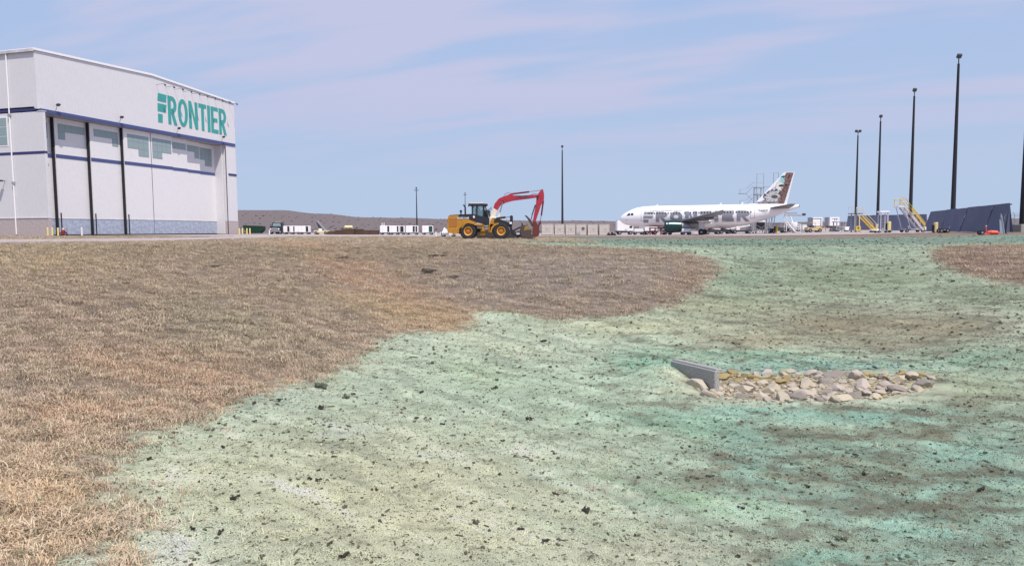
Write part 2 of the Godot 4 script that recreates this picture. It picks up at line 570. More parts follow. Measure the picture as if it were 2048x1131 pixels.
const BANK := [Vector2(-8.00,8.00),Vector2(-2.20,-2.00),Vector2(-2.95,-4.42),Vector2(-3.18,-4.92),Vector2(-2.94,-5.22),Vector2(-3.13,-5.52),Vector2(-3.53,-5.82),Vector2(-4.30,-6.80),Vector2(-4.51,-7.44),Vector2(-4.57,-8.66),Vector2(-4.21,-9.48),Vector2(-4.42,-10.60),Vector2(-4.01,-11.90),Vector2(-3.40,-13.62),Vector2(-3.42,-16.36),Vector2(-3.40,-18.16),Vector2(-2.04,-19.62),Vector2(-0.89,-18.54),Vector2(-1.48,-20.68),Vector2(-0.96,-22.48),Vector2(1.11,-20.42),Vector2(3.05,-20.62),Vector2(4.75,-21.62),Vector2(6.48,-24.06),Vector2(8.44,-28.48),Vector2(8.99,-31.34),Vector2(8.55,-33.58),Vector2(6.90,-34.96),Vector2(4.00,-35.76),Vector2(0.98,-37.62),Vector2(-1.10,-46.42),Vector2(-2.69,-59.56),Vector2(-2.00,-75.00),Vector2(-300.00,-75.00),Vector2(-300.00,8.00)]
const MOUND := [Vector2(17.01,-21.26),Vector2(16.60,-22.80),Vector2(16.52,-24.64),Vector2(17.19,-27.74),Vector2(18.97,-31.82),Vector2(22.64,-36.18),Vector2(30.30,-38.02),Vector2(60.00,-36.00),Vector2(60.00,-20.00)]
const DYE := [
[2.437,-27,0.149,0.014,-0.006,0.137,0.352,0.292,0.246,0.9],
[-6.796,-29.36,0.079,-0.018,-0.554,0.284,0.479,0.314,0.209,0.8],
[-7.437,-17.4,0.532,-0.223,-0.143,0.356,0.27,0.246,0.162,0.7],
[-6.02,-11.98,0.444,-0.218,-0.106,0.624,0.434,0.287,0.188,0.8],
[-3.93,-5.54,1.766,-1.215,0.152,0.47,0.552,0.402,0.246,0.9],
[-3.325,-21.58,0.408,-0.061,-0.346,0.54,0.515,0.381,0.216,0.8],
[-13.269,-32.42,0.075,-0.031,0.074,0.327,0.314,0.254,0.162,0.7],
[-5.441,-8.26,1.113,-0.716,0.27,0.562,0.392,0.275,0.181,0.7],
[-17.495,-26.52,0.33,-0.215,0.092,0.18,0.445,0.342,0.202,0.6],
[19.115,-28.56,0.376,0.25,-0.081,0.116,0.305,0.209,0.162,0.8],
[6.573,-25.78,0.902,0.228,0.051,0.248,0.376,0.254,0.188,0.5],
[-10.686,-17.02,0.454,-0.281,0.098,0.177,0.305,0.223,0.171,0.6],
[-5.515,-9.2,0.75,-0.439,0.633,1.192,0.468,0.296,0.181,0.6],
[-3.571,-5.3,7.585,-4.956,-17.239,20.355,0.162,0.102,0.08,0.9],
[-6.17,-22.38,0.445,-0.12,-0.251,0.531,0.305,0.254,0.181,0.5],
[-4.689,-6.44,2.376,-1.685,0.62,1.734,0.305,0.231,0.15,0.5],
[-1.144,-6.86,0.389,-0.062,0.095,0.282,0.658,0.644,0.423,0.95],
[-2.761,-6.9,0.864,-0.336,0.249,0.544,0.617,0.644,0.423,0.8],
[1.428,-6.02,1.025,0.24,0.26,1.553,0.61,0.578,0.402,0.9],
[-2.618,-4.88,1.466,-0.76,0.889,2.57,0.527,0.604,0.478,0.8],
[-3.805,-10.8,1.069,-0.367,0.363,0.793,0.515,0.597,0.455,0.8],
[0.232,-13.18,0.41,0.008,0.057,0.286,0.491,0.617,0.444,0.8],
[-0.681,-14.4,1.069,-0.048,-0.543,0.794,0.392,0.503,0.298,0.6],
[-0.319,-17.68,0.492,-0.008,-0.7,0.873,0.552,0.597,0.423,0.6],
[2.934,-15.34,1.06,0.201,0.017,0.538,0.242,0.477,0.319,0.9],
[2.725,-10.9,0.574,0.142,-0.368,1.243,0.228,0.407,0.265,0.8],
[3.871,-11.74,0.691,0.225,0.156,1.938,0.279,0.498,0.387,0.8],
[3.224,-9.54,3.189,1.061,-0.433,0.57,0.279,0.498,0.396,0.8],
[4.348,-8.84,0.411,0.198,0.009,0.36,0.279,0.456,0.343,0.8],
[6.035,-8.66,0.989,0.674,-0.005,0.27,0.242,0.407,0.311,0.7],
[6.217,-11.66,0.541,0.284,-0.074,2.234,0.294,0.531,0.415,0.9],
[4.409,-10.56,2.6,1.07,0.153,3.004,0.216,0.202,0.126,0.88],
[5.15,-10.5,1.87,0.902,0.078,4.204,0.216,0.202,0.126,0.88],
[6.261,-10.44,1.88,1.108,-0.032,1.705,0.216,0.202,0.126,0.88],
[4.119,-9.2,2.48,1.09,0.146,3.005,0.216,0.202,0.126,0.88],
[4.984,-9.06,1.678,0.906,0.112,3.394,0.216,0.202,0.126,0.88],
[3.757,-8.24,2.765,1.237,0.064,2.354,0.216,0.202,0.126,0.88],
[3.703,-8.54,4.005,1.704,0.154,3.912,0.216,0.202,0.126,0.88],
[4.193,-7.7,2.363,1.259,0.058,2.47,0.216,0.202,0.126,0.88],
[4.589,-7.42,2.621,1.585,0,3.333,0.216,0.202,0.126,0.88],
[5.529,-8.56,2.661,1.684,0,5.263,0.216,0.202,0.126,0.88],
[3.256,-6.58,3.748,1.817,0.341,4.711,0.216,0.202,0.126,0.88],
[4.54,-6.84,3.972,2.577,0,4,0.216,0.202,0.126,0.88],
[3.895,-6.2,1.989,1.222,0.099,5.061,0.216,0.202,0.126,0.88],
[5.307,-7.76,2.925,1.957,-0.113,3.771,0.216,0.202,0.126,0.88],
[2.638,-8.96,5.086,1.475,0.061,1.223,0.216,0.202,0.126,0.88],
[2.219,-8.36,5.447,1.426,0.287,2.707,0.216,0.202,0.126,0.88],
[8.327,-12.42,1.236,0.814,-0.251,1.186,0.216,0.202,0.126,0.88],
[7.724,-11.38,1.212,0.808,-0.485,3.677,0.216,0.202,0.126,0.88],
[6.685,-10.76,2.131,1.3,-0.2,3.003,0.216,0.202,0.126,0.88],
[3.857,-9.92,2.304,0.882,0.184,4.071,0.216,0.202,0.126,0.88],
[5.824,-12.08,1.903,0.904,0,3.704,0.216,0.202,0.126,0.88],
[4.733,-8.48,3.225,1.764,0.147,4.626,0.216,0.202,0.126,0.88],
[2.789,-6.08,2.226,1.001,-0.989,5.111,0.13,0.294,0.186,0.8],
[1.743,-7.86,1.02,0.223,-2.489,3.455,0.332,0.539,0.298,0.7],
[3.336,-6.18,1.995,1.055,0.249,4.299,0.319,0.576,0.453,0.9],
[3.974,-7,1.623,0.902,0,5,0.31,0.553,0.434,0.8],
[3.827,-7.76,4.385,2.118,0.231,5.375,0.31,0.531,0.415,0.7],
[4.787,-7.94,2.454,1.45,0,7.143,0.31,0.542,0.424,0.8],
[6.129,-9.62,2.849,1.782,0,3.03,0.302,0.531,0.415,0.7],
[20.585,-54.8,0.055,0.021,0.001,0.075,0.175,0.288,0.195,0.9],
[12.807,-42.08,0.072,0.022,0.01,0.203,0.106,0.193,0.131,0.7],
[14.854,-34.88,0.164,0.07,-0.044,0.344,0.28,0.397,0.281,0.8],
[11.661,-31.6,0.593,0.217,0.017,0.715,0.128,0.193,0.126,0.85],
[13.25,-29.58,0.436,0.194,-0.181,0.863,0.153,0.218,0.141,0.7],
[12.762,-28.48,0.161,0.072,-0.021,0.142,0.295,0.361,0.239,0.7],
[8.557,-26.2,0.761,0.247,0.05,0.252,0.266,0.37,0.239,0.8],
[6.205,-21.84,0.455,0.128,0.01,0.558,0.352,0.37,0.226,0.8],
[3.315,-19.58,0.442,0.074,-0.074,1.178,0.503,0.515,0.316,0.8],
[12.763,-26.36,0.25,0.12,-0.052,0.247,0.237,0.295,0.172,0.8],
[14.73,-21.94,0.532,0.353,-0.239,0.376,0.205,0.251,0.151,0.8],
[8.743,-22.74,0.877,0.333,0,0.524,0.335,0.387,0.245,0.6],
[9.149,-19.4,0.317,0.147,-0.076,0.407,0.296,0.254,0.16,0.92],
[11.556,-18.34,0.509,0.316,-0.196,0.444,0.287,0.246,0.16,0.85],
[6.177,-18.04,0.7,0.237,-0.052,1.232,0.352,0.314,0.198,0.8],
[9.469,-16.94,0.634,0.349,-0.634,2.032,0.216,0.162,0.111,0.7],
[10.449,-21.86,1.064,0.502,-0.266,1.66,0.164,0.143,0.093,0.5],
[6.438,-15.5,0.349,0.143,-0.131,1.509,0.249,0.467,0.352,0.9],
[5.71,-16.66,0.491,0.166,-0.09,2.01,0.235,0.427,0.287,0.8],
[10.251,-15.18,0.764,0.507,-0.245,0.584,0.196,0.327,0.224,0.8],
[9.002,-13.3,1.159,0.77,-0.243,0.838,0.314,0.361,0.219,0.7],
[5.684,-14.7,0.381,0.145,-0.123,3.179,0.319,0.531,0.453,0.7],
[0.674,-8.16,1.52,0.126,-4.319,4.904,0.644,0.716,0.561,0.85],
[0.357,-9.18,2.488,0.1,-2.251,4.671,0.617,0.701,0.549,0.7],
[-0.933,-8.72,3.936,-0.404,1.166,3.584,0.61,0.672,0.574,0.7],
[-2.296,-9.38,3.268,-0.777,0.999,2.54,0.604,0.672,0.586,0.7],
[2.185,-14.08,0.815,0.126,-1.608,2.383,0.578,0.687,0.489,0.5],
[0.309,-17.16,0.505,0.01,-3.146,2.88,0.591,0.658,0.455,0.6],
[5.667,-13.62,0.538,0.221,-0.013,1.244,0.61,0.503,0.362,1],
[4.666,-13.58,0.849,0.288,0.072,1.229,0.61,0.503,0.362,0.9],
[7.007,-13.54,1.136,0.579,-0.15,1.394,0.61,0.503,0.362,0.9],
[5.075,-14.18,1.084,0.383,0.056,2.584,0.434,0.305,0.084,0.8],
[7.926,-14.14,1.632,0.9,-0.579,2.906,0.434,0.305,0.084,0.8]
]

func lines(a: float, b: float, step: float, g1: float, l1: float, g2: float, l2: float, down: Array) -> PackedFloat64Array:
	var left := []
	var s := step
	var t := a
	while t > down[1]:
		s *= down[0] if t > down[2] else down[3]
		t -= s
		left.push_front(t)
	var out := PackedFloat64Array(left)
	t = a
	while t < b:
		out.append(t)
		t += step
	s = step
	out.append(t)
	while t < l2:
		s *= g1 if t < l1 else g2
		t += s
		out.append(t)
	return out

func ground() -> void:
	var xs := lines(-11.0, 13.0, 0.075, 1.02, 45.0, 1.15, 2600.0, [1.02, -2600.0, -34.0, 1.15])
	var zs := lines(-17.0, -4.0, 0.075, 1.12, 40.0, 1.2, 1500.0, [1.011, -2600.0, -112.0, 1.12])
	var nx := xs.size()
	var nz := zs.size()
	var v := PackedVector3Array()
	var nn := PackedVector3Array()
	var cc := PackedColorArray()
	var ix := PackedInt32Array()
	v.resize(nx * nz); nn.resize(nx * nz); cc.resize(nx * nz)
	for j in nz:
		var z := zs[j]
		for i in nx:
			var x := xs[i]
			var k := j * nx + i
			var near := z > -46.0 and x > -32.0 and x < 42.0
			var y := height(x, z) if near else rise(x) + 0.05 * n_low.get_noise_2d(x * 0.12, z * 0.12) * clampf((z + 84.0) / 10.0, 0.0, 1.0)
			if z < -400.0: y = lerpf(y, 0.0, clampf((absf(z) - 400.0) / 500.0, 0.0, 1.0))
			v[k] = Vector3(x, y, z)
			var b := is_brown(x, z)
			var sp := n_spot.get_noise_2d(x, z)
			var md := n_mid.get_noise_2d(x * 1.7, z * 1.7)
			var lo := n_low.get_noise_2d(x * 0.6 + 40.0, z * 0.6)
			var cb := tint(brown_col, x, z, true)
			cb = cb.lerp(Color(0.17, 0.125, 0.085), clampf(0.10 + 0.9 * md + 0.4 * sp, 0.0, 0.7))
			var fw := furrow(x + 31.0, z - 17.0)
			cb = cb * 1.1 * (1.0 + 0.25 * lo) * (1.0 + 0.35 * fw)
			var cm := tint(mulch_col, x, z)
			cm = cm.lerp(Color(0.14, 0.13, 0.085), clampf(1.4 * md + 0.8 * sp - 0.42, 0.0, 0.7))
			# thin spray: soil shows in drawn-out patches, thick spray lies paler
			var ns := n_wear.get_noise_2d(x * 0.55, z * 1.5) + 0.45 * n_wear.get_noise_2d(x * 2.6 + 17.0, z * 5.2)
			var bare := 0.30 + 0.55 * smoothstep(0.0, 4.0, x) * (1.0 - smoothstep(-14.0, -20.0, z) * 0.4)
			cm = cm.lerp(Color(0.165, 0.15, 0.10), bare * smoothstep(0.12, 0.50, ns))
			cm = cm * (1.0 + 0.16 * smoothstep(0.1, 0.5, -ns))
			cm = cm * (1.0 + 0.22 * smoothstep(0.15, 0.5, fw) - 0.26 * smoothstep(0.12, 0.5, -fw))
			cm = cm * 1.40 * (1.0 + 0.10 * lo + 0.10 * sp)
			var c := cm.lerp(cb, b)
			cc[k] = Color(c.r, c.g, c.b)
	for j in nz:
		for i in nx:
			var k := j * nx + i
			var dx := v[k + (1 if i < nx - 1 else 0)] - v[k - (1 if i > 0 else 0)]
			var dz := v[k + (nx if j < nz - 1 else 0)] - v[k - (nx if j > 0 else 0)]
			nn[k] = dz.cross(dx).normalized()
	ix.resize((nx - 1) * (nz - 1) * 6)
	var t := 0
	for j in nz - 1:
		for i in nx - 1:
			var k := j * nx + i
			ix[t] = k; ix[t + 1] = k + 1; ix[t + 2] = k + nx
			ix[t + 3] = k + 1; ix[t + 4] = k + nx + 1; ix[t + 5] = k + nx
			t += 6
	var a := []
	a.resize(Mesh.ARRAY_MAX)
	a[Mesh.ARRAY_VERTEX] = v
	a[Mesh.ARRAY_NORMAL] = nn
	a[Mesh.ARRAY_COLOR] = cc
	a[Mesh.ARRAY_INDEX] = ix
	var m := ArrayMesh.new()
	m.add_surface_from_arrays(Mesh.PRIMITIVE_TRIANGLES, a)
	var gm := StandardMaterial3D.new()
	gm.resource_name = "earth"
	gm.vertex_color_use_as_albedo = true
	gm.albedo_color = rgb(1.0, 1.0, 1.0)
	gm.roughness = 0.95
	gm.albedo_texture = noise_tex(2048, 0.06, 3, 0.52, 1.0, FastNoiseLite.TYPE_SIMPLEX, 8)
	gm.uv1_triplanar = true
	gm.uv1_world_triplanar = true
	gm.uv1_scale = Vector3.ONE * 0.42
	gm.heightmap_enabled = true
	gm.heightmap_texture = gm.albedo_texture
	gm.heightmap_scale = 2.6
	var o := put("ground", m, gm, self)
	tag(o, "basin of sprayed green mulch and dry brown grass", "", "", "structure")

func hills() -> void:
	var px := [-75.0, -36.0, -21.4, -18.3, -15.3, -11.5, -9.1, -5.1, 3.1, 9.2, 18.8, 24.1, 30.5, 35.7, 75.0]
	var ht := [62.0, 56.0, 50.0, 48.5, 41.0, 33.0, 30.5, 27.5, 22.5, 21.0, 14.0, 16.0, 17.5, 20.0, 34.0]
	var nr := fnoise(0.004, 51, 4)
	var b := MB.new()
	var rr := [330.0, 420.0, 520.0, 640.0, 780.0, 930.0, 1080.0, 1230.0, 1380.0, 1500.0, 1650.0, 1900.0]
	var na := 300
	var pts := []
	for r in rr:
		var row := PackedVector3Array()
		for i in na + 1:
			var az := -75.0 + 150.0 * i / na
			var k := 0
			while k < 13 and az > px[k + 1]: k += 1
			var h := lerpf(ht[k], ht[k + 1], smoothstep(0.0, 1.0, clampf((az - px[k]) / (px[k + 1] - px[k]), 0.0, 1.0)))
			var x: float = r * tan(deg_to_rad(az)) if absf(az) < 60.0 else r * 1.732 * signf(az) * (1.0 + (absf(az) - 60.0) / 15.0)
			var f := smoothstep(330.0, 1500.0, r)
			row.append(Vector3(x, -0.4 + h * (0.25 * f + 0.75 * f * f) * (1.0 if r <= 1500.0 else 0.7) + f * 1.6 * nr.get_noise_2d(x, r), -r))
		pts.append(row)
	for k in rr.size() - 1:
		for i in na:
			b.quad(pts[k][i], pts[k][i + 1], pts[k + 1][i + 1], pts[k + 1][i])
	var m := StandardMaterial3D.new()
	m.resource_name = "prairie"
	var t := noise_tex(1024, 0.03, 5, 0.45, 1.0, FastNoiseLite.TYPE_SIMPLEX_SMOOTH, 61)
	m.albedo_color = rgb(0.285, 0.225, 0.215)
	m.albedo_texture = t
	m.uv1_triplanar = true
	m.uv1_world_triplanar = true
	m.uv1_scale = Vector3.ONE * 0.011
	m.roughness = 0.95
	var o := obj("hills", b, m, self)
	tag(o, "low brown prairie ridge on the skyline", "", "", "structure")
	# scattered sagebrush on the ridge
	var sb := MB.new()
	for i in 9:
		var a0 := Vector3(cos(i * 2.4), 0.25 + 0.2 * (i % 3), sin(i * 2.4)) * 0.9
		sb.tri(a0 + Vector3(-0.8, -0.9, 0.2), a0 + Vector3(0.8, -0.8, -0.1), a0 + Vector3(0.1, 0.8, 0.1))
	var mm := MultiMesh.new()
	mm.transform_format = MultiMesh.TRANSFORM_3D
	mm.mesh = sb.mesh()
	mm.instance_count = 3500
	for i in 3500:
		var k := rng.randi_range(0, 9)
		var c := rng.randi_range(0, na - 1)
		var p: Vector3 = pts[k][c].lerp(pts[k + 1][c + 1], rng.randf())
		var s := rng.randf_range(0.25, 0.75)
		mm.set_instance_transform(i, Transform3D(Basis(Vector3.UP, rng.randf() * TAU).scaled(Vector3(s * 1.5, s, s * 1.5)), p + Vector3(0, 0.2, 0)))
	var mi := MultiMeshInstance3D.new()
	mi.name = "sagebrush_vegetation"
	mi.multimesh = mm
	mi.material_override = M.sage
	add_child(mi)
	tag(mi, "dark sagebrush dotted over the far brown ridge", "sagebrush", "", "stuff")

func sheet(called: String, label: String, outline: Array, lift: float, m: Material) -> void:
	# a pavement that follows the lie of the land: strips cut along x
	var b := MB.new()
	var lo := 1e9
	var hi := -1e9
	for p in outline:
		lo = minf(lo, p.x); hi = maxf(hi, p.x)
	var poly := PackedVector2Array(outline)
	var x := lo
	while x < hi:
		var x1 := minf(hi, x + 4.0)
		for part in Geometry2D.intersect_polygons(poly, PackedVector2Array([Vector2(x, -4000), Vector2(x1, -4000), Vector2(x1, 4000), Vector2(x, 4000)])):
			var t := Geometry2D.triangulate_polygon(part)
			for i in range(0, t.size(), 3):
				var p := []
				for k in 3:
					var q: Vector2 = part[t[i + k]]
					p.append(Vector3(q.x, rise(q.x) + lift, q.y))
				if (p[1] - p[0]).cross(p[2] - p[0]).y < 0.0: p.reverse()
				b.tri(p[0], p[1], p[2])
		x = x1
	var o := obj(called, b, m, self)
	tag(o, label, "", "", "structure")

func pavements() -> void:
	sheet("apron", "pale concrete aircraft apron", [Vector2(-58, -100), Vector2(-34, -84), Vector2(-12, -90), Vector2(8, -104), Vector2(25, -112), Vector2(50, -100), Vector2(75, -92), Vector2(140, -92), Vector2(140, -260), Vector2(-120, -260), Vector2(-120, -240), Vector2(-45, -150)], 0.05, M.apron_concrete)
	sheet("service_road", "pale service road in front of the hangar", [Vector2(-120, -18), Vector2(-60, -28), Vector2(-26.5, -35), Vector2(-22.8, -42), Vector2(-23, -55), Vector2(-24.4, -78), Vector2(-32, -84.5), Vector2(-31.5, -75), Vector2(-30.5, -62), Vector2(-34, -53), Vector2(-44, -48), Vector2(-120, -40)], 0.075, M.road_concrete)

# ------------------------------------------------------------------ lettering as shapes

func rect(x0: float, y0: float, x1: float, y1: float) -> Array:
	return [Vector2(x0, y0), Vector2(x1, y0), Vector2(x1, y1), Vector2(x0, y1)]

func ring(out: Array, cx: float, cy_: float, rx: float, ry: float, s: float, a0: float, a1: float, k: int) -> void:
	for i in k:
		var p := deg_to_rad(lerpf(a0, a1, float(i) / k))
		var q := deg_to_rad(lerpf(a0, a1, float(i + 1) / k))
		out.append([Vector2(cx + (rx - s) * cos(p), cy_ + (ry - s) * sin(p)), Vector2(cx + rx * cos(p), cy_ + ry * sin(p)), Vector2(cx + rx * cos(q), cy_ + ry * sin(q)), Vector2(cx + (rx - s) * cos(q), cy_ + (ry - s) * sin(q))])

func glyph(ch: String, w: float, h: float, s: float) -> Array:
	var q := []
	match ch:
		"F":   # three slanted bars of the sign's first letter
			q.append([Vector2(0.02 * w, 0.74 * h), Vector2(0.93 * w, 0.74 * h), Vector2(w, h), Vector2(0.1 * w, h)])
			q.append([Vector2(0.0, 0.38 * h), Vector2(0.86 * w, 0.38 * h), Vector2(0.95 * w, 0.65 * h), Vector2(0.02 * w, 0.65 * h)])
			q.append([Vector2(0.0, 0.0), Vector2(0.46 * w, 0.0), Vector2(0.5 * w, 0.29 * h), Vector2(0.02 * w, 0.29 * h)])
		"R":
			q.append(rect(0, 0, s, h))
			q.append(rect(s, h - s, 0.5 * w, h))
			q.append(rect(s, 0.42 * h, 0.5 * w, 0.42 * h + s))
			ring(q, 0.5 * w, 0.71 * h, 0.5 * w, 0.29 * h, s, -90, 90, 8)
			q.append([Vector2(w - s * 1.05, 0.0), Vector2(w + 0.02 * w, 0.0), Vector2(0.5 * w + s * 0.5, 0.42 * h), Vector2(0.5 * w - s * 0.5, 0.42 * h)])
		"O":
			ring(q, 0.5 * w, 0.5 * h, 0.5 * w, 0.5 * h, s, 0, 360, 20)
		"N":
			q.append(rect(0, 0, s, h)); q.append(rect(w - s, 0, w, h))
			q.append([Vector2(w - s, 0.0), Vector2(w - s, 0.34 * h), Vector2(s, h), Vector2(s, 0.66 * h)])
		"T":
			q.append(rect(0, h - s, w, h)); q.append(rect(0.5 * (w - s), 0, 0.5 * (w + s), h - s))
		"I":
			q.append(rect(0, 0, w, h))
		"E":
			q.append(rect(0, 0, s, h)); q.append(rect(s, h - s, w, h)); q.append(rect(s, 0, w, s)); q.append(rect(s, 0.5 * (h - s), 0.9 * w, 0.5 * (h + s)))
	return q

# ------------------------------------------------------------------ hangar: x along the door front, z out of it

func hangar() -> void:
	var t := thing("aircraft_hangar", "tall white aircraft hangar with blue stripes and teal airline name", "hangar", Vector3(-63.29, 1.1, -95.0), deg_to_rad(74.746))
	var L := 41.2
	var deep := 62.0
	# upper front and gable, side walls
	pr("upper_wall", [Vector2(0, 16.95), Vector2(L, 16.95), Vector2(L, 24.55), Vector2(20.6, 25.5), Vector2(0, 24.55)], -0.5, 0.0, M.cladding, t)
	bx("side_wall", Vector3(0.2, 9.45, -deep / 2 + 0.4), Vector3(0.4, 14.2, deep + 0.9), M.cladding, t)
	var sw := bx("side_wall", Vector3(0.25, 20.9, -deep / 2 - 0.251), Vector3(0.5, 7.3, deep - 0.5), M.cladding, t)
	bx("side_wall", Vector3(L - 0.25, 12.3, -deep / 2 - 0.26), Vector3(0.5, 24.5, deep - 0.5), M.cladding, t)
	pr("back_wall", [Vector2(0.5, 0), Vector2(L - 0.5, 0), Vector2(L - 0.5, 24.5), Vector2(20.6, 25.4), Vector2(0.5, 24.5)], -deep - 0.2, -deep + 0.2, M.cladding, t)
	var rf := pr("roof", [Vector2(-0.15, 24.58), Vector2(20.6, 25.53), Vector2(L + 0.15, 24.58), Vector2(L + 0.15, 24.88), Vector2(20.6, 25.85), Vector2(-0.15, 24.88)], -deep - 0.4, 0.18, M.trim_white, t)
	pr("gutter", [Vector2(-0.3, 24.4), Vector2(-0.155, 24.4), Vector2(-0.155, 24.75), Vector2(-0.3, 24.75)], -deep, 0.1, M.white_metal, rf)
	# masonry foot of the side wall and pillars
	bx("masonry_base", Vector3(0.2, 1.17, -deep / 2 + 0.42), Vector3(0.46, 2.36, deep + 0.94), M.masonry, t)
	bx("flashing", Vector3(0.17, 2.4, -deep / 2 + 0.42), Vector3(0.52, 0.1, deep + 0.98), M.white_metal, t)
	# navy bands of the side wall
	bx("stripe", Vector3(0.19, 16.86, -deep / 2 - 0.2), Vector3(0.44, 0.36, deep - 0.3), M.navy, t)
	bx("stripe", Vector3(0.19, 11.15, -deep / 2 + 0.4), Vector3(0.44, 0.36, deep + 0.9), M.navy, t)
	bx("coping", Vector3(0.25, 16.6, 0.45), Vector3(0.6, 0.1, 0.9), M.white_metal, t)
	# header over the door
	bx("header_stripe", Vector3(L / 2 + 0.1, 16.78, 0.02), Vector3(L - 0.5, 0.5, 0.2), M.stripe_blue, t)
	bx("header_beam", Vector3(L / 2, 16.72, -1.6), Vector3(L - 1.0, 0.44, 2.9), M.grey_paint, t)
	# right pillar and the reveal beside the last leaf
	bx("pillar", Vector3(39.72, 9.45, -0.3), Vector3(2.9, 14.1, 0.6), M.cladding, t)
	bx("pillar_base", Vector3(39.72, 1.17, -0.28), Vector3(2.94, 2.34, 0.66), M.masonry, t)
	bx("reveal_wall", Vector3(38.05, 8.25, -1.62), Vector3(0.4, 16.4, 2.0), M.cladding, t)
	bx("edge_trim", Vector3(38.2, 8.2, 0.03), Vector3(0.1, 16.3, 0.1), M.dark_grey, t)
	bx("stripe", Vector3(40.0, 11.15, 0.04), Vector3(2.3, 0.36, 0.1), M.navy, t)
	# eight telescoping door leaves
	var leaf := [[0.6, 4.0, 2.2], [3.9, 9.35, 1.65], [9.25, 15.0, 1.1], [14.9, 20.4, 0.55], [20.44, 25.2, 0.55], [25.0, 29.35, 1.1], [29.2, 33.2, 1.65], [33.0, 37.85, 2.2]]
	# windows of a leaf: first pane, row heights and which panes reach down a step
	var win := [[1.95, 3.25, 2, 0, 0], [4.45, 8.85, 1, 1, -1], [9.95, 14.35, 1, 1, 1], [15.65, 19.95, 2, 2, 1], [20.75, 24.95, 2, 2, -1], [25.4, 29.1, 1, 0, 0], [29.6, 33.05, 1, 1, 1], [33.4, 37.1, 2, 2, 1]]
	for i in 8:
		var x0: float = leaf[i][0]
		var x1: float = leaf[i][1]
		var z: float = -leaf[i][2]
		var d := bx("door_leaf", Vector3((x0 + x1) / 2, 9.4, z - 0.2), Vector3(x1 - x0, 14.1, 0.4), M.door_skin, t)
		bx("kick_plate", Vector3((x0 + x1) / 2, 1.25, z - 0.19), Vector3(x1 - x0 - 0.02, 2.2, 0.42), M.door_base, d)
		bx("threshold", Vector3((x0 + x1) / 2, 0.08, z - 0.19), Vector3(x1 - x0 - 0.02, 0.16, 0.36), M.dark_grey, d)
		bx("flashing", Vector3((x0 + x1) / 2, 2.4, z - 0.15), Vector3(x1 - x0 - 0.01, 0.09, 0.42), M.white_metal, d)
		bx("stripe", Vector3((x0 + x1) / 2, 11.15, z + 0.02), Vector3(x1 - x0 - 0.02, 0.5, 0.06), M.stripe_blue, d)
		if i > 0 and i < 4:   # seal and its bracket where the leaf laps over the one behind
			bx("seal", Vector3(x0 - 0.1, 8.3, z - 0.3), Vector3(0.2, 16.2, 0.36), M.rubber_black, d)
			bx("seal", Vector3(x0 + 0.3, 1.6, z + 0.05), Vector3(0.14, 3.2, 0.1), M.rubber_black, d)
		if i == 4:
			bx("seal", Vector3(20.42, 8.3, z + 0.01), Vector3(0.07, 16.2, 0.05), M.dark_grey, d)
		var a: float = win[i][0]
		var e: float = win[i][1]
		var cols := int(round((e - a) / 1.05))
		var pw := (e - a) / cols
		var rows := 2 if win[i][2] == 2 else 1
		var ph := 1.08
		var cells := []
		for r in rows:
			for c in cols:
				cells.append([c, r])
		var steps: int = win[i][3]
		for s in steps:
			if win[i][4] > 0: cells.append([cols - 1 - s, rows])
			elif win[i][4] < 0: cells.append([s, rows])
		var wf := MB.new()
		for c in cells:
			wf.box(Vector3(a + pw * (c[0] + 0.5), 15.68 - ph * (c[1] + 0.5), z + 0.005), Vector3(pw, ph, 0.05))
		obj("window_frame", wf, M.steel, d)
		for c in cells:
			bx("pane", Vector3(a + pw * (c[0] + 0.5), 15.68 - ph * (c[1] + 0.5), z + 0.012), Vector3(pw - 0.10, ph - 0.10, 0.05), M.pane, d)
	# long window of the side wall
	var sd := bx("window", Vector3(-0.01, 14.15, -9.3), Vector3(0.06, 4.0, 8.0), M.trim_white, t)
	for r in 3:
		for c in 4:
			bx("pane", Vector3(-0.045, 15.4 - r * 1.24, -6.35 - c * 1.95), Vector3(0.03, 1.16, 1.87), M.pane, sd)
	# downspout with two collector boxes
	var dp := MB.new()
	dp.cyl(Vector3(-0.16, 0.2, -4.65), Vector3(-0.16, 24.4, -4.65), 0.09, 0.09, 8)
	var ds := obj("downspout", dp, M.trim_white, t)
	for y in [16.3, 7.2]:
		bx("bracket", Vector3(-0.17, y, -4.65), Vector3(0.3, 0.35, 0.34), M.grey_paint, ds, 0.03)
	# wall lamp on the side wall
	var wl := bx("wall_lamp", Vector3(-0.75, 7.5, -6.3), Vector3(0.6, 0.22, 0.5), M.dark_grey, t, 0.04)
	cy("arm", Vector3(0, 7.5, -6.3), Vector3(-0.5, 7.55, -6.3), 0.05, M.dark_grey, wl)
	# sign
	var tt := [21.65, 23.95, 26.25, 28.87, 31.35, 33.6, 34.55, 36.7]
	var ww := [2.1, 2.0, 2.35, 2.2, 1.98, 0.7, 1.9, 2.0]
	var name_ := "FRONTIER"
	for i in 8:
		var b := MB.new()
		for q in glyph(name_[i], ww[i], 4.66, 0.66):
			var p := []
			for c in q: p.append(c + Vector2(tt[i], 18.35))
			b.prism(p, 0.0, 0.06)
		obj("letter", b, M.teal, t)
	for i in 10:
		var x := 21.6 + i * 2.02
		var s := MB.new()
		s.pipe([Vector3(x, 24.3, 0.0), Vector3(x, 24.36, 1.45), Vector3(x, 24.28, 1.68)], 0.028)
		var sl := obj("sign_lamp", s, M.dark_grey, t)
		cy("shade", Vector3(x, 24.34, 1.6), Vector3(x, 24.08, 1.78), 0.07, M.dark_grey, sl, 0.17)
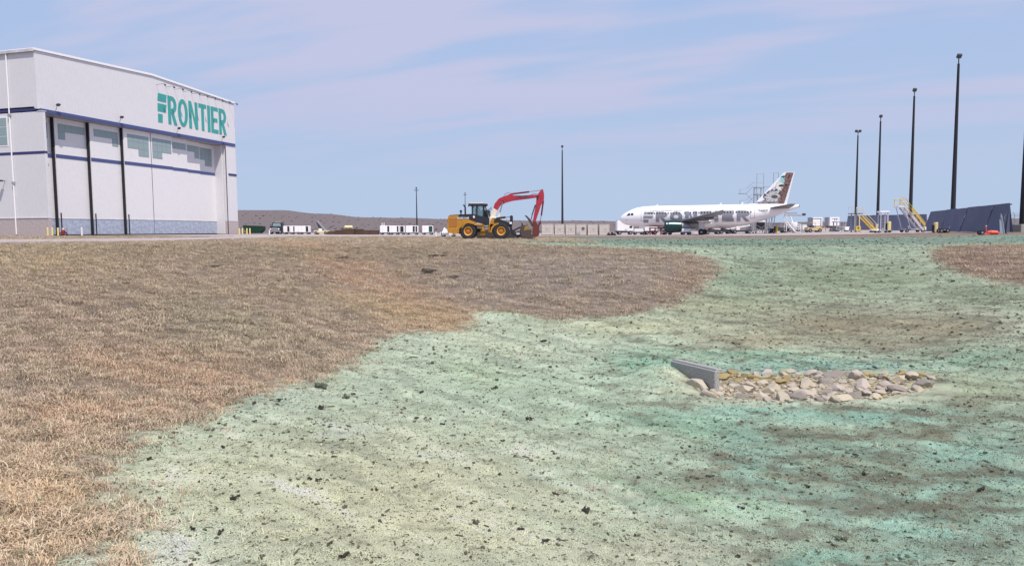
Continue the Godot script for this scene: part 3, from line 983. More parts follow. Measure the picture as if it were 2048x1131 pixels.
	for x in [2.7, 13.6, 25.7, 37.1]:
		var s := MB.new()
		s.pipe([Vector3(x, 17.05, 0.05), Vector3(x, 17.45, 0.3), Vector3(x, 17.75, 0.4)], 0.035)
		var fl := obj("floodlight", s, M.grey_paint, t)
		var h := MB.new()
		h.x = Transform3D(Basis(Vector3.RIGHT, -0.6), Vector3(x, 17.85, 0.6))
		h.cbox(Vector3.ZERO, Vector3(0.5, 0.22, 0.42), 0.03)
		obj("lamp_head", h, M.dark_grey, fl)

# ------------------------------------------------------------------ airliner: x aft from the nose, z to its left wing

const HULL := [[0.0, 3.28, 0.06], [0.25, 3.29, 0.5], [0.7, 3.33, 0.9], [1.4, 3.42, 1.27], [2.3, 3.53, 1.6], [3.4, 3.66, 1.87], [4.8, 3.75, 2.02], [6.5, 3.78, 2.07], [22.0, 3.78, 2.07], [24.0, 3.85, 2.01], [26.0, 4.05, 1.83], [28.0, 4.36, 1.52], [30.0, 4.70, 1.12], [32.0, 5.05, 0.70], [33.3, 5.27, 0.40], [33.84, 5.34, 0.24]]

func hull(x: float) -> Vector2:
	for i in HULL.size() - 1:
		if x <= HULL[i + 1][0]:
			var f: float = clampf((x - HULL[i][0]) / (HULL[i + 1][0] - HULL[i][0]), 0.0, 1.0)
			return Vector2(lerpf(HULL[i][1], HULL[i + 1][1], f), lerpf(HULL[i][2], HULL[i + 1][2], f))
	return Vector2(5.34, 0.24)

func skin(x: float, y: float, e: float) -> Vector3:
	var h := hull(x)
	var k := (y - h.x) / h.y
	return Vector3(x, y, h.y * 0.955 * sqrt(maxf(0.0, 1.0 - k * k)) + e)

func decal(quads: Array, o: Vector2, e: float) -> MB:   # flat print that follows the hull
	var b := MB.new()
	for q in quads:
		for i in 4:
			for j in 6:
				var c := []
				for k in [[0, 0], [1, 0], [1, 1], [0, 1]]:
					var f: float = (i + k[0]) / 4.0
					var g: float = (j + k[1]) / 6.0
					var p: Vector2 = q[0].lerp(q[1], f).lerp(q[3].lerp(q[2], f), g) + o
					c.append(skin(p.x, p.y, e))
				b.quad(c[0], c[1], c[2], c[3])
	return b

func loft(sections: Array, b: MB) -> void:   # closed outlines of equal length, joined end to end
	for s in sections.size() - 1:
		var A: Array = sections[s]
		var B: Array = sections[s + 1]
		for i in A.size():
			var j := (i + 1) % A.size()
			b.quad(A[i], A[j], B[j], B[i])
	var E: Array = sections[-1]
	for i in range(1, E.size() - 1):
		b.tri(E[0], E[i], E[i + 1])

func foil(x0: float, y: float, z: float, chord: float, thick: float, up := false) -> Array:
	var out := []
	for p in [[0.0, 0.0], [0.06, 0.45], [0.3, 0.75], [0.65, 0.5], [1.0, 0.03], [1.0, -0.03], [0.65, -0.22], [0.3, -0.36], [0.06, -0.26]]:
		out.append(Vector3(x0 + p[0] * chord, y + p[1] * thick, z) if not up else Vector3(x0 + p[0] * chord, y, z + (p[1] if p[1] > 0 else -absf(p[1]) * 1.6) * thick * 0.7))
	return out

func airliner() -> void:
	var t := thing("airliner", "white twin-jet airliner with grey airline name parked on the apron", "airplane", Vector3(22.0, 0.16, -143.0), deg_to_rad(-17.5))
	var b := MB.new()
	var seg := 32
	for i in HULL.size() - 1:
		for j in seg:
			var c := []
			var nn := []
			for k in [[i, j], [i + 1, j], [i + 1, j + 1], [i, j + 1]]:
				var h: Array = HULL[k[0]]
				var a: float = TAU * k[1] / seg
				c.append(Vector3(h[0], h[1] + h[2] * sin(a), h[2] * 0.955 * cos(a)))
				var h0: Array = HULL[maxi(0, k[0] - 1)]
				var h1: Array = HULL[mini(HULL.size() - 1, k[0] + 1)]
				var sl: float = -(h1[2] - h0[2] + (h1[1] - h0[1]) * sin(a)) / (h1[0] - h0[0])
				nn.append(Vector3(sl, sin(a), cos(a)).normalized())
			b.smooth(c[0], c[1], c[2], nn[0], nn[1], nn[2])
			b.smooth(c[0], c[2], c[3], nn[0], nn[2], nn[3])
	var fu := obj("fuselage", b, M.plane_white, t)
	cy("exhaust_cone", Vector3(33.84, 5.34, 0), Vector3(34.0, 5.36, 0), 0.2, M.dark_grey, t, 0.14)
	var bl := MB.new()
	for s in [[10.4, 0.6], [11.6, 1.5], [13.0, 2.0], [16.5, 2.05], [18.3, 1.6], [19.9, 0.5]]:
		pass
	bl.lathe(Vector3(10.2, 2.35, 0), Vector3.RIGHT, [Vector2(0, 0.0), Vector2(1.0, 0.7), Vector2(2.4, 1.15), Vector2(6.6, 1.2), Vector2(8.2, 0.85), Vector2(10.2, 0.0)], 20)
	var bf := obj("belly_fairing", bl, M.plane_white, t)
	bf.scale = Vector3(1, 1, 1.75)
	# wings, tailplane
	for s in [1.0, -1.0]:
		var w := MB.new()
		var secs := [foil(10.9, 2.45, 1.7, 7.1, 0.95), foil(13.4, 2.9, 6.4, 4.3, 0.55), foil(18.9, 3.95, 16.7, 1.6, 0.2)]
		for sec in secs:
			for i in sec.size(): sec[i].z *= s
		if s < 0.0:
			for sec in secs: sec.reverse()
		loft(secs, w)
		var wi := obj("wing", w, M.wing_grey, t)
		var f := MB.new()
		f.prism([Vector2(18.9, 3.7), Vector2(20.0, 3.45), Vector2(20.55, 3.95), Vector2(20.45, 4.45), Vector2(19.9, 4.3), Vector2(19.2, 4.05)], 16.68, 16.76)
		f.x = Transform3D()
		var fe := obj("wing_fence", f, M.wing_grey, wi)
		fe.scale.z = s
		for q in [[17.4, 6.9, 2.75], [18.6, 10.2, 3.2]]:
			var fr := MB.new()
			fr.lathe(Vector3(q[0] - 1.9, q[2] - 0.12, q[1] * s), Vector3.RIGHT, [Vector2(0, 0.0), Vector2(0.5, 0.16), Vector2(1.8, 0.2), Vector2(3.0, 0.0)], 10)
			obj("flap_fairing", fr, M.plane_white if q[1] < 8 else M.wing_grey, wi)
		var ts := MB.new()
		var h2 := [foil(28.3, 4.95, 0.5, 3.9, 0.42), foil(31.6, 5.5, 6.2, 1.35, 0.14)]
		for sec in h2:
			for i in sec.size(): sec[i].z *= s
		if s < 0.0:
			for sec in h2: sec.reverse()
		loft(h2, ts)
		obj("tailplane", ts, M.wing_grey, t)
		# engine
		var e := MB.new()
		e.lathe(Vector3(9.55, 1.72, 5.75 * s), Vector3.RIGHT, [Vector2(0.05, 0.86), Vector2(0.0, 0.93), Vector2(0.1, 1.04), Vector2(0.7, 1.19), Vector2(1.6, 1.22), Vector2(2.9, 1.08), Vector2(3.3, 0.98), Vector2(3.3, 0.86)], 26)
		var na := obj("engine_nacelle", e, M.nacelle_green, t)
		var e2 := MB.new()
		e2.lathe(Vector3(9.55, 1.72, 5.75 * s), Vector3.RIGHT, [Vector2(0.9, 0.0), Vector2(0.9, 0.88), Vector2(0.05, 0.86)], 20)
		obj("inlet", e2, M.dark_grey, na)
		var e3 := MB.new()
		e3.lathe(Vector3(12.7, 1.72, 5.75 * s), Vector3.RIGHT, [Vector2(0, 0.7), Vector2(0.9, 0.58), Vector2(1.5, 0.4), Vector2(1.5, 0.3), Vector2(2.2, 0.0)], 16)
		obj("exhaust_nozzle", e3, M.steel, na)
		pr("pylon", [Vector2(10.9, 2.85), Vector2(12.6, 2.72), Vector2(15.6, 2.4), Vector2(15.2, 2.75), Vector2(12.4, 3.15)], 5.6 * s, 5.9 * s, M.wing_grey, na)
		var st := MB.new()   # pale band along the cowl
		for i in 8:
			for j in 3:
				var c := []
				for k in [[0, 0], [1, 0], [1, 1], [0, 1]]:
					var xx: float = 9.95 + (i + k[0]) * 0.34
					var rr := 1.235 if xx < 11.3 else lerpf(1.235, 1.05, (xx - 11.3) / 1.5)
					if xx < 10.3: rr = 1.17
					var an := deg_to_rad(20.0 + (j + k[1]) * 5.0)
					c.append(Vector3(xx, 1.72 + rr * sin(an), s * (5.75 + rr * cos(an))))
				if s > 0: st.quad(c[0], c[1], c[2], c[3])
				else: st.quad(c[3], c[2], c[1], c[0])
		obj("cowl_stripe", st, M.plane_white, na)
		# main gear
		var g := MB.new()
		g.cyl(Vector3(16.3, 0.6, 3.8 * s), Vector3(16.2, 2.6, 3.5 * s), 0.13)
		g.cyl(Vector3(16.3, 1.0, 3.8 * s), Vector3(15.4, 2.4, 2.6 * s), 0.06)
		var mg := obj("main_gear", g, M.grey_paint, t)
		bx("gear_door", Vector3(16.25, 1.75, 4.05 * s), Vector3(0.9, 1.5, 0.06), M.plane_white, mg)
		for q in [-0.45, 0.45]:
			var wh := MB.new()
			wh.lathe(Vector3(16.3, 0.585, 3.8 * s + q - 0.2), Vector3.BACK, [Vector2(0, 0.0), Vector2(0.0, 0.3), Vector2(0.0, 0.5), Vector2(0.06, 0.585), Vector2(0.34, 0.585), Vector2(0.4, 0.5), Vector2(0.4, 0.3), Vector2(0.4, 0.0)], 20)
			var tw := obj("wheel", wh, M.rubber_black, mg)
			cy("rim", Vector3(16.3, 0.585, 3.8 * s + q - 0.21), Vector3(16.3, 0.585, 3.8 * s + q + 0.21), 0.26, M.steel, tw)
	# nose gear
	var ng := MB.new()
	ng.cyl(Vector3(5.07, 0.4, 0), Vector3(4.9, 2.1, 0), 0.09)
	ng.cyl(Vector3(5.0, 1.0, 0), Vector3(4.2, 2.1, 0), 0.05)
	var no := obj("nose_gear", ng, M.grey_paint, t)
	bx("gear_door", Vector3(4.6, 1.6, 0.5), Vector3(1.2, 0.55, 0.04), M.plane_white, no)
	for q in [-0.26, 0.26]:
		var w2 := cy("wheel", Vector3(5.07, 0.39, q - 0.1), Vector3(5.07, 0.39, q + 0.1), 0.39, M.rubber_black, no, -1.0, 18)
		cy("rim", Vector3(5.07, 0.39, q - 0.11), Vector3(5.07, 0.39, q + 0.11), 0.17, M.steel, w2)
	# fin with its painted animal
	var fin := MB.new()
	var root := foil(25.6, 5.55, 0.0, 6.1, 0.62, true)
	var tip := foil(31.15, 11.75, 0.0, 1.85, 0.2, true)
	root.reverse(); tip.reverse()
	loft([root, tip], fin)
	for p in fin.v:
		fin.u.append(Vector2((p.x - 24.6) / 8.6, (11.8 - p.y) / 6.4))
	var fm := StandardMaterial3D.new()
	fm.resource_name = "tail_paint"
	fm.albedo_texture = ImageTexture.create_from_image(tail_art())
	fm.roughness = 0.4
	var fo := obj("tail_fin", fin, fm, t)
	pr("dorsal_fillet", [Vector2(23.0, 5.78), Vector2(28.0, 5.4), Vector2(28.0, 6.2), Vector2(25.9, 5.95)], -0.09, 0.09, M.plane_white, fo)
	# windows, doors, print
	var wm := MB.new()
	for i in 1:
		var hh := [Vector2(-0.11, -0.11), Vector2(-0.07, -0.17), Vector2(0.07, -0.17), Vector2(0.11, -0.11), Vector2(0.11, 0.11), Vector2(0.07, 0.17), Vector2(-0.07, 0.17), Vector2(-0.11, 0.11)]
		wm.prism(hh, -0.015, 0.012)
	var wmesh := wm.mesh()
	for i in 37:
		if i in [12, 14, 30]: continue
		var x := 6.15 + i * 0.531
		for s in [1.0, -1.0]:
			var wn := put("cabin_window", wmesh, M.glass_dark, fu)
			var p := skin(x, 4.32, 0.004)
			wn.position = Vector3(p.x, p.y, p.z * s)
			wn.rotation.x = -s * asin((4.32 - 3.78) / 2.07)
	for q in [[[Vector2(1.55, 3.92), Vector2(2.35, 3.98), Vector2(2.38, 4.45), Vector2(1.95, 4.4)]], [[Vector2(2.5, 3.98), Vector2(3.0, 4.0), Vector2(3.0, 4.42), Vector2(2.52, 4.46)]]]:
		obj("cockpit_window", decal(q, Vector2.ZERO, 0.012), M.glass_dark, fu)
	for q in [[4.55, 5.4, 2.85, 4.85], [25.2, 26.0, 3.1, 4.9], [14.2, 14.75, 3.9, 4.95]]:
		var dq := [rect(q[0], q[2], q[0] + 0.06, q[3]), rect(q[1] - 0.06, q[2], q[1], q[3]), rect(q[0] + 0.06, q[3] - 0.06, q[1] - 0.06, q[3]), rect(q[0] + 0.06, q[2], q[1] - 0.06, q[2] + 0.06)]
		obj("cabin_door", decal(dq, Vector2.ZERO, 0.01), M.plane_letter, fu)
	var ls := [5.0, 7.45, 10.2, 13.1, 15.9, 18.6, 20.0, 22.7]
	var lw := [2.1, 2.3, 2.4, 2.3, 2.2, 0.75, 2.2, 2.4]
	for i in 8:
		obj("letter", decal(glyph("FRONTIER"[i], lw[i], 2.15, 0.72), Vector2(ls[i], 2.5), 0.008), M.plane_letter, fu)
	words("A WHOLE DIFFERENT ANIMAL", 0.24, M.dark_grey, fu, Vector3(9.5, 4.78, 1.74), 1.35)
	words("N943FR", 0.34, M.dark_grey, fu, Vector3(27.3, 4.55, 1.6), 1.2)
	for x in [7.2, 19.4, 23.4]:
		pr("antenna", [Vector2(x, 5.8), Vector2(x + 0.4, 5.8), Vector2(x + 0.55, 6.22), Vector2(x + 0.35, 6.22)], -0.02, 0.02, M.plane_white, fu)
	cy("probe", Vector3(1.7, 3.05, 1.3), Vector3(1.55, 3.05, 1.48), 0.05, M.dark_grey, fu)

func tail_art() -> Image:   # a furry animal's head in greys, bark brown behind it, a patch of teal above
	var S := 256
	var im := Image.create(S, S, false, Image.FORMAT_RGB8)
	var nz := fnoise(0.05, 77, 4)
	var n2 := fnoise(0.18, 78, 2)
	for j in S:
		for i in S:
			var x := i / float(S)
			var y := j / float(S)
			var k := nz.get_noise_2d(i, j)
			var f := n2.get_noise_2d(i * 0.6 + j * 0.5, j * 0.4)
			var c := Color(0.93, 0.94, 0.96)
			var behind := x - (0.76 - 0.64 * y)
			if behind > 0.07 + 0.04 * k: c = Color(0.58, 0.58, 0.61).lerp(Color(0.90, 0.90, 0.90), clampf(0.55 + 1.6 * f + 0.8 * k, 0.0, 1.0))
			var back := 0.965 - 0.20 * y + 0.0   # the rudder side of the fin
			if x > back - 0.15 + 0.05 * k:
				c = Color(0.40, 0.30, 0.28).lerp(Color(0.60, 0.49, 0.47), clampf(0.5 + f, 0, 1))
				if k > 0.28: c = Color(0.16, 0.1, 0.12)
			else:
				var head := Vector2((x - 0.62) / 0.26, (y - 0.74) / 0.22).rotated(0.5).length() + 0.25 * k
				if head < 1.0:
					c = Color(0.60, 0.60, 0.62).lerp(Color(0.86, 0.85, 0.84), clampf(0.5 + 1.5 * f, 0, 1))
				if head > 0.92 and head < 1.08 and x < 0.7: c = Color(0.28, 0.28, 0.33)
				if Vector2((x - 0.57) / 0.07, (y - 0.72) / 0.05).length() < 1.0: c = Color(0.35, 0.34, 0.36)
				if Vector2((x - 0.70) / 0.10, (y - 0.42) / 0.12).length() + 0.3 * k < 1.0: c = Color(0.9, 0.9, 0.87)
				if Vector2((x - 0.72) / 0.07, (y - 0.40) / 0.035).rotated(-0.4).length() < 1.0: c = Color(0.2, 0.22, 0.22)
				if Vector2((x - 0.76) / 0.10, (y - 0.22) / 0.13).length() + 0.5 * f < 0.9: c = Color(0.62, 0.80, 0.82)
				if Vector2((x - 0.74) / 0.04, (y - 0.14) / 0.03).length() + k < 1.0: c = Color(0.15, 0.28, 0.3)
				if y > 0.86 and f > -0.1: c = Color(0.33, 0.32, 0.35).lerp(Color(0.6, 0.58, 0.58), clampf(f * 2.0, 0, 1))
				if Vector2((x - 0.73) / 0.06, (y - 0.86) / 0.06).length() < 1.0: c = Color(0.88, 0.84, 0.8)
				if Vector2((x - 0.70) / 0.05, (y - 0.62) / 0.05).length() + 0.3 * f < 1.0: c = Color(0.24, 0.16, 0.17)
			if y < 0.02 or x > back - 0.005: c = Color(0.95, 0.95, 0.96)
			im.set_pixel(i, j, c)
	return im

# ------------------------------------------------------------------ wheel loader: x forward, rear axle at the origin, z towards the basin

func big_wheel(parent: Node, c: Vector3, r: float, w: float, side: float, rim: Material, hub: Material) -> void:
	var b := MB.new()
	var h := w / 2
	b.lathe(c - Vector3(0, 0, h), Vector3.BACK, [Vector2(0.06, r * 0.52), Vector2(0.0, r * 0.62), Vector2(0.0, r * 0.86), Vector2(0.07, r * 0.965), Vector2(w - 0.07, r * 0.965), Vector2(w, r * 0.86), Vector2(w, r * 0.62), Vector2(w - 0.06, r * 0.52)], 28)
	for i in 22:   # lugs
		var a := TAU * i / 22.0
		for s in [-1.0, 1.0]:
			b.x = Transform3D(Basis(Vector3.BACK, a + (0.07 if s > 0 else 0.0)) * Basis(Vector3.UP, 0.0), c)
			b.box(Vector3(r * 0.955, 0, s * h * 0.5), Vector3(r * 0.10, r * 0.10, h * 0.95))
	b.x = Transform3D()
	var t := obj("wheel", b, M.tyre, parent)
	var q := MB.new()
	q.lathe(c + Vector3(0, 0, side * (h - 0.16)), Vector3.BACK * side, [Vector2(-0.2, r * 0.53), Vector2(0.13, r * 0.53), Vector2(0.16, r * 0.50), Vector2(0.12, r * 0.42), Vector2(0.02, r * 0.37)], 24)
	obj("rim", q, rim, t)
	var k := MB.new()
	k.lathe(c + Vector3(0, 0, side * (h - 0.16)), Vector3.BACK * side, [Vector2(0.01, r * 0.38), Vector2(0.02, r * 0.30), Vector2(0.08, r * 0.22), Vector2(0.10, 0.0)], 16)
	obj("hub", k, hub, t)

func loader() -> void:
	var t := thing("wheel_loader", "yellow and black wheel loader standing on the far rim", "loader", Vector3(-3.86, 0.5, -63.4), 0.0)
	for z in [0.98, -0.98]:
		big_wheel(t, Vector3(0, 0.72, z), 0.74, 0.52, signf(z), M.rim_yellow, M.loader_grille)
		big_wheel(t, Vector3(2.93, 0.72, z), 0.74, 0.52, signf(z), M.rim_yellow, M.loader_grille)
	# frames and axles
	bx("rear_frame", Vector3(-0.2, 0.95, 0), Vector3(3.2, 0.6, 1.1), M.loader_black, t, 0.05)
	bx("front_frame", Vector3(2.6, 1.0, 0), Vector3(1.7, 0.8, 1.0), M.loader_yellow, t, 0.05)
	cy("axle", Vector3(0, 0.72, -0.9), Vector3(0, 0.72, 0.9), 0.2, M.loader_black, t)
	cy("axle", Vector3(2.93, 0.72, -0.9), Vector3(2.93, 0.72, 0.9), 0.2, M.loader_black, t)
	# engine hood
	var hood := pr("engine_hood", [Vector2(-1.837, 1.012), Vector2(-1.826, 1.917), Vector2(-1.720, 2.109), Vector2(-0.879, 2.173), Vector2(0.346, 1.651), Vector2(0.772, 1.491), Vector2(0.346, 1.411), Vector2(0.000, 1.518), Vector2(-0.346, 1.278), Vector2(-0.506, 1.065), Vector2(-0.772, 0.985)], -0.82, 0.82, M.loader_yellow, t)
	pr("hood_cap", [Vector2(-1.757, 2.098), Vector2(-1.624, 2.173), Vector2(-0.879, 2.226), Vector2(0.346, 2.258), Vector2(0.559, 1.597), Vector2(0.346, 1.629), Vector2(-0.868, 2.141)], -0.76, 0.76, M.loader_black, hood)
	for z in [0.83, -0.83]:
		bx("side_grille", Vector3(-1.358, 1.518, z), Vector3(0.72, 0.78, 0.03), M.loader_grille, hood, 0.01)
		pr("name_band", [Vector2(-0.852, 2.141), Vector2(0.304, 2.236), Vector2(0.506, 1.651), Vector2(-0.080, 1.810), Vector2(-0.852, 1.837)], z - 0.012, z + 0.012, M.loader_black, hood)
	words("DEERE 544K", 0.17, M.trim_white, hood, Vector3(-0.442, 1.896, 0.85), 0.8)
	bx("rear_lamp", Vector3(-1.848, 1.651, 0.6), Vector3(0.05, 0.25, 0.16), M.orange_red, hood)
	pr("counterweight", [Vector2(-1.890, 1.065), Vector2(-0.799, 1.001), Vector2(-0.825, 0.506), Vector2(-1.837, 0.586)], -0.95, 0.95, M.loader_yellow, t)
	for z in [-0.98, 0.98]:
		pr("fender", [Vector2(-0.586, 1.065), Vector2(-0.293, 1.464), Vector2(0.000, 1.571), Vector2(0.399, 1.480), Vector2(0.772, 1.358), Vector2(1.331, 1.358), Vector2(1.331, 1.251), Vector2(0.745, 1.251), Vector2(0.346, 1.358), Vector2(0.000, 1.448), Vector2(-0.240, 1.358), Vector2(-0.506, 1.001)], z - 0.3, z + 0.3, M.loader_yellow, t)
	bx("tool_box", Vector3(1.012, 1.118, 0.75), Vector3(0.5, 0.34, 0.5), M.tan, t, 0.03)
	var lad := MB.new()
	for y in [0.43, 0.75]:
		lad.box(Vector3(1.305, y, 0.95), Vector3(0.42, 0.05, 0.3))
	lad.prism([Vector2(1.092, 1.278), Vector2(1.384, 1.278), Vector2(1.491, 0.346), Vector2(0.879, 0.319), Vector2(1.092, 0.639)], 0.72, 0.78)
	obj("ladder", lad, M.loader_yellow, t)
	# cab
	var cab := pr("cab_base", [Vector2(0.325, 2.258), Vector2(1.848, 1.917), Vector2(1.848, 1.278), Vector2(1.464, 1.225), Vector2(1.331, 1.358), Vector2(0.772, 1.491), Vector2(0.346, 1.651)], -0.72, 0.72, M.loader_black, t)
	for q in [[0.367, 2.58], [0.772, 2.53], [1.363, 2.45]]:
		for z in [0.68, -0.68]:
			bx("pillar", Vector3(q[0], q[1], z), Vector3(0.12, 1.05, 0.09), M.loader_black, cab)
	for z in [0.68, -0.68]:
		pr("pillar", [Vector2(1.454, 3.035), Vector2(1.550, 3.035), Vector2(1.848, 1.917), Vector2(1.763, 1.837)], z - 0.05, z + 0.05, M.loader_black, cab)
		pr("window", [Vector2(0.410, 2.982), Vector2(0.719, 2.982), Vector2(0.719, 2.130), Vector2(0.410, 2.263)], z - 0.01, z + 0.01, M.cab_glass, cab)
		pr("window", [Vector2(0.836, 2.982), Vector2(1.305, 2.982), Vector2(1.305, 1.917), Vector2(0.836, 2.077)], z - 0.01, z + 0.01, M.cab_glass, cab)
	var ws := MB.new()
	ws.quad(Vector3(1.550, 3.035, 0.62), Vector3(1.848, 1.917, 0.62), Vector3(1.848, 1.917, -0.62), Vector3(1.550, 3.035, -0.62))
	obj("windscreen", ws, M.cab_glass, cab)
	bx("seat", Vector3(0.772, 2.343, 0), Vector3(0.5, 0.9, 0.5), M.loader_black, cab, 0.06)
	cy("steering_wheel", Vector3(1.464, 2.183, 0), Vector3(1.507, 2.236, 0), 0.2, M.loader_black, cab)
	bx("door_panel", Vector3(1.092, 1.704, 0.73), Vector3(0.95, 0.45, 0.03), M.loader_black, cab)
	cy("emblem", Vector3(0.495, 1.991, 0.72), Vector3(0.495, 1.991, 0.75), 0.11, M.equip_white, cab, -1.0, 12)
	pr("roof", [Vector2(0.027, 3.184), Vector2(1.704, 3.152), Vector2(1.720, 3.024), Vector2(1.411, 2.982), Vector2(0.133, 2.982), Vector2(0.027, 3.062)], -0.8, 0.8, M.loader_black, cab)
	bx("roof_panel", Vector3(0.772, 3.206, 0), Vector3(1.25, 0.07, 1.4), M.cream, cab, 0.02)
	for x in [0.05, 1.62]:
		bx("work_lamp", Vector3(x, 2.99, 0.6), Vector3(0.12, 0.13, 0.18), M.dark_grey, cab, 0.02)
	var mi := MB.new()
	mi.pipe([Vector3(1.624, 2.556, 0.7), Vector3(1.997, 2.742, 1.0)], 0.018)
	mi.box(Vector3(2.050, 2.716, 1.02), Vector3(0.06, 0.26, 0.16))
	obj("mirror", mi, M.loader_black, cab)
	var ex := MB.new()
	ex.pipe([Vector3(-0.293, 2.210, 0.2), Vector3(-0.293, 2.875, 0.2), Vector3(-0.357, 3.024, 0.2), Vector3(-0.463, 3.088, 0.2)], 0.075, 10)
	obj("exhaust_stack", ex, M.loader_black, t)
	var pc := MB.new()
	pc.lathe(Vector3(-0.682, 2.183, 0.2), Vector3.UP, [Vector2(0, 0.06), Vector2(0.22, 0.06), Vector2(0.34, 0.12), Vector2(0.42, 0.11), Vector2(0.44, 0.0)], 12)
	obj("air_intake", pc, M.loader_black, t)
	# front: fenders, tower, lift arms, bell crank
	pr("loader_tower", [Vector2(1.890, 0.692), Vector2(1.954, 1.597), Vector2(2.157, 1.917), Vector2(2.423, 1.864), Vector2(2.609, 1.411), Vector2(2.316, 1.171), Vector2(2.183, 0.692)], -0.5, 0.5, M.loader_yellow, t)
	for z in [-0.98, 0.98]:
		pr("fender", [Vector2(1.944, 0.639), Vector2(2.050, 1.065), Vector2(2.316, 1.358), Vector2(2.689, 1.464), Vector2(2.742, 1.358), Vector2(2.370, 1.198), Vector2(2.157, 0.905), Vector2(2.077, 0.586)], z - 0.28, z + 0.28, M.loader_yellow, t)
	for z in [-0.55, 0.55]:
		pr("lift_arm", [Vector2(2.343, 1.837), Vector2(2.689, 1.837), Vector2(3.594, 1.491), Vector2(3.887, 1.225), Vector2(3.940, 0.692), Vector2(4.393, 0.373), Vector2(4.712, 0.426), Vector2(4.766, 0.213), Vector2(4.340, 0.080), Vector2(3.834, 0.373), Vector2(3.674, 1.065), Vector2(3.381, 1.251), Vector2(2.689, 1.411), Vector2(2.396, 1.544)], z - 0.09, z + 0.09, M.loader_black, t)
		cy("lift_cylinder", Vector3(2.157, 0.905, z * 0.75), Vector3(3.647, 0.958, z * 0.75), 0.08, M.loader_black, t)
	pr("bell_crank", [Vector2(3.727, 2.077), Vector2(3.887, 2.130), Vector2(3.994, 2.050), Vector2(3.994, 1.651), Vector2(3.887, 1.065), Vector2(3.967, 0.639), Vector2(3.834, 0.639), Vector2(3.701, 1.171)], -0.12, 0.12, M.loader_black, t)
	cy("tilt_cylinder", Vector3(2.476, 1.864, 0), Vector3(3.328, 1.960, 0), 0.1, M.loader_black, t)
	cy("tilt_rod", Vector3(3.328, 1.960, 0), Vector3(3.834, 2.013, 0), 0.05, M.chrome, t)
	cy("tilt_link", Vector3(3.903, 0.692, 0), Vector3(4.659, 1.065, 0), 0.07, M.loader_black, t)
	bx("head_lamp", Vector3(3.781, 1.411, 0.7), Vector3(0.22, 0.2, 0.16), M.equip_white, t, 0.03)
	# bucket, seen from its side
	var bk := MB.new()
	bk.prism([Vector2(4.739, 1.225), Vector2(4.819, 1.251), Vector2(4.712, 0.639), Vector2(4.819, 0.213), Vector2(5.032, 0.080), Vector2(5.884, 0.080), Vector2(6.097, 0.043), Vector2(6.097, 0.000), Vector2(4.925, 0.000), Vector2(4.686, 0.133), Vector2(4.579, 0.586)], -1.32, 1.32)
	var bu := obj("bucket", bk, M.bucket_steel, t)
	for z in [-1.34, 1.34]:
		pr("side_plate", [Vector2(4.739, 1.225), Vector2(5.245, 1.225), Vector2(5.511, 0.852), Vector2(5.751, 0.080), Vector2(5.032, 0.053), Vector2(4.739, 0.213), Vector2(4.633, 0.639)], z - 0.025, z + 0.025, M.bucket_steel, bu)
		pr("wear_paint", [Vector2(4.952, 0.745), Vector2(5.032, 1.118), Vector2(5.351, 1.225), Vector2(5.564, 0.799), Vector2(5.298, 0.825)], z * 1.02 - 0.012, z * 1.02 + 0.012, M.worn_yellow, bu)
		bx("cutting_edge", Vector3(5.591, 0.479, z), Vector3(0.07, 0.85, 0.07), M.bucket_steel, bu)
	bx("spill_guard", Vector3(4.819, 1.225, 0), Vector3(0.1, 0.35, 2.6), M.loader_black, bu)

# ------------------------------------------------------------------ excavator behind the loader

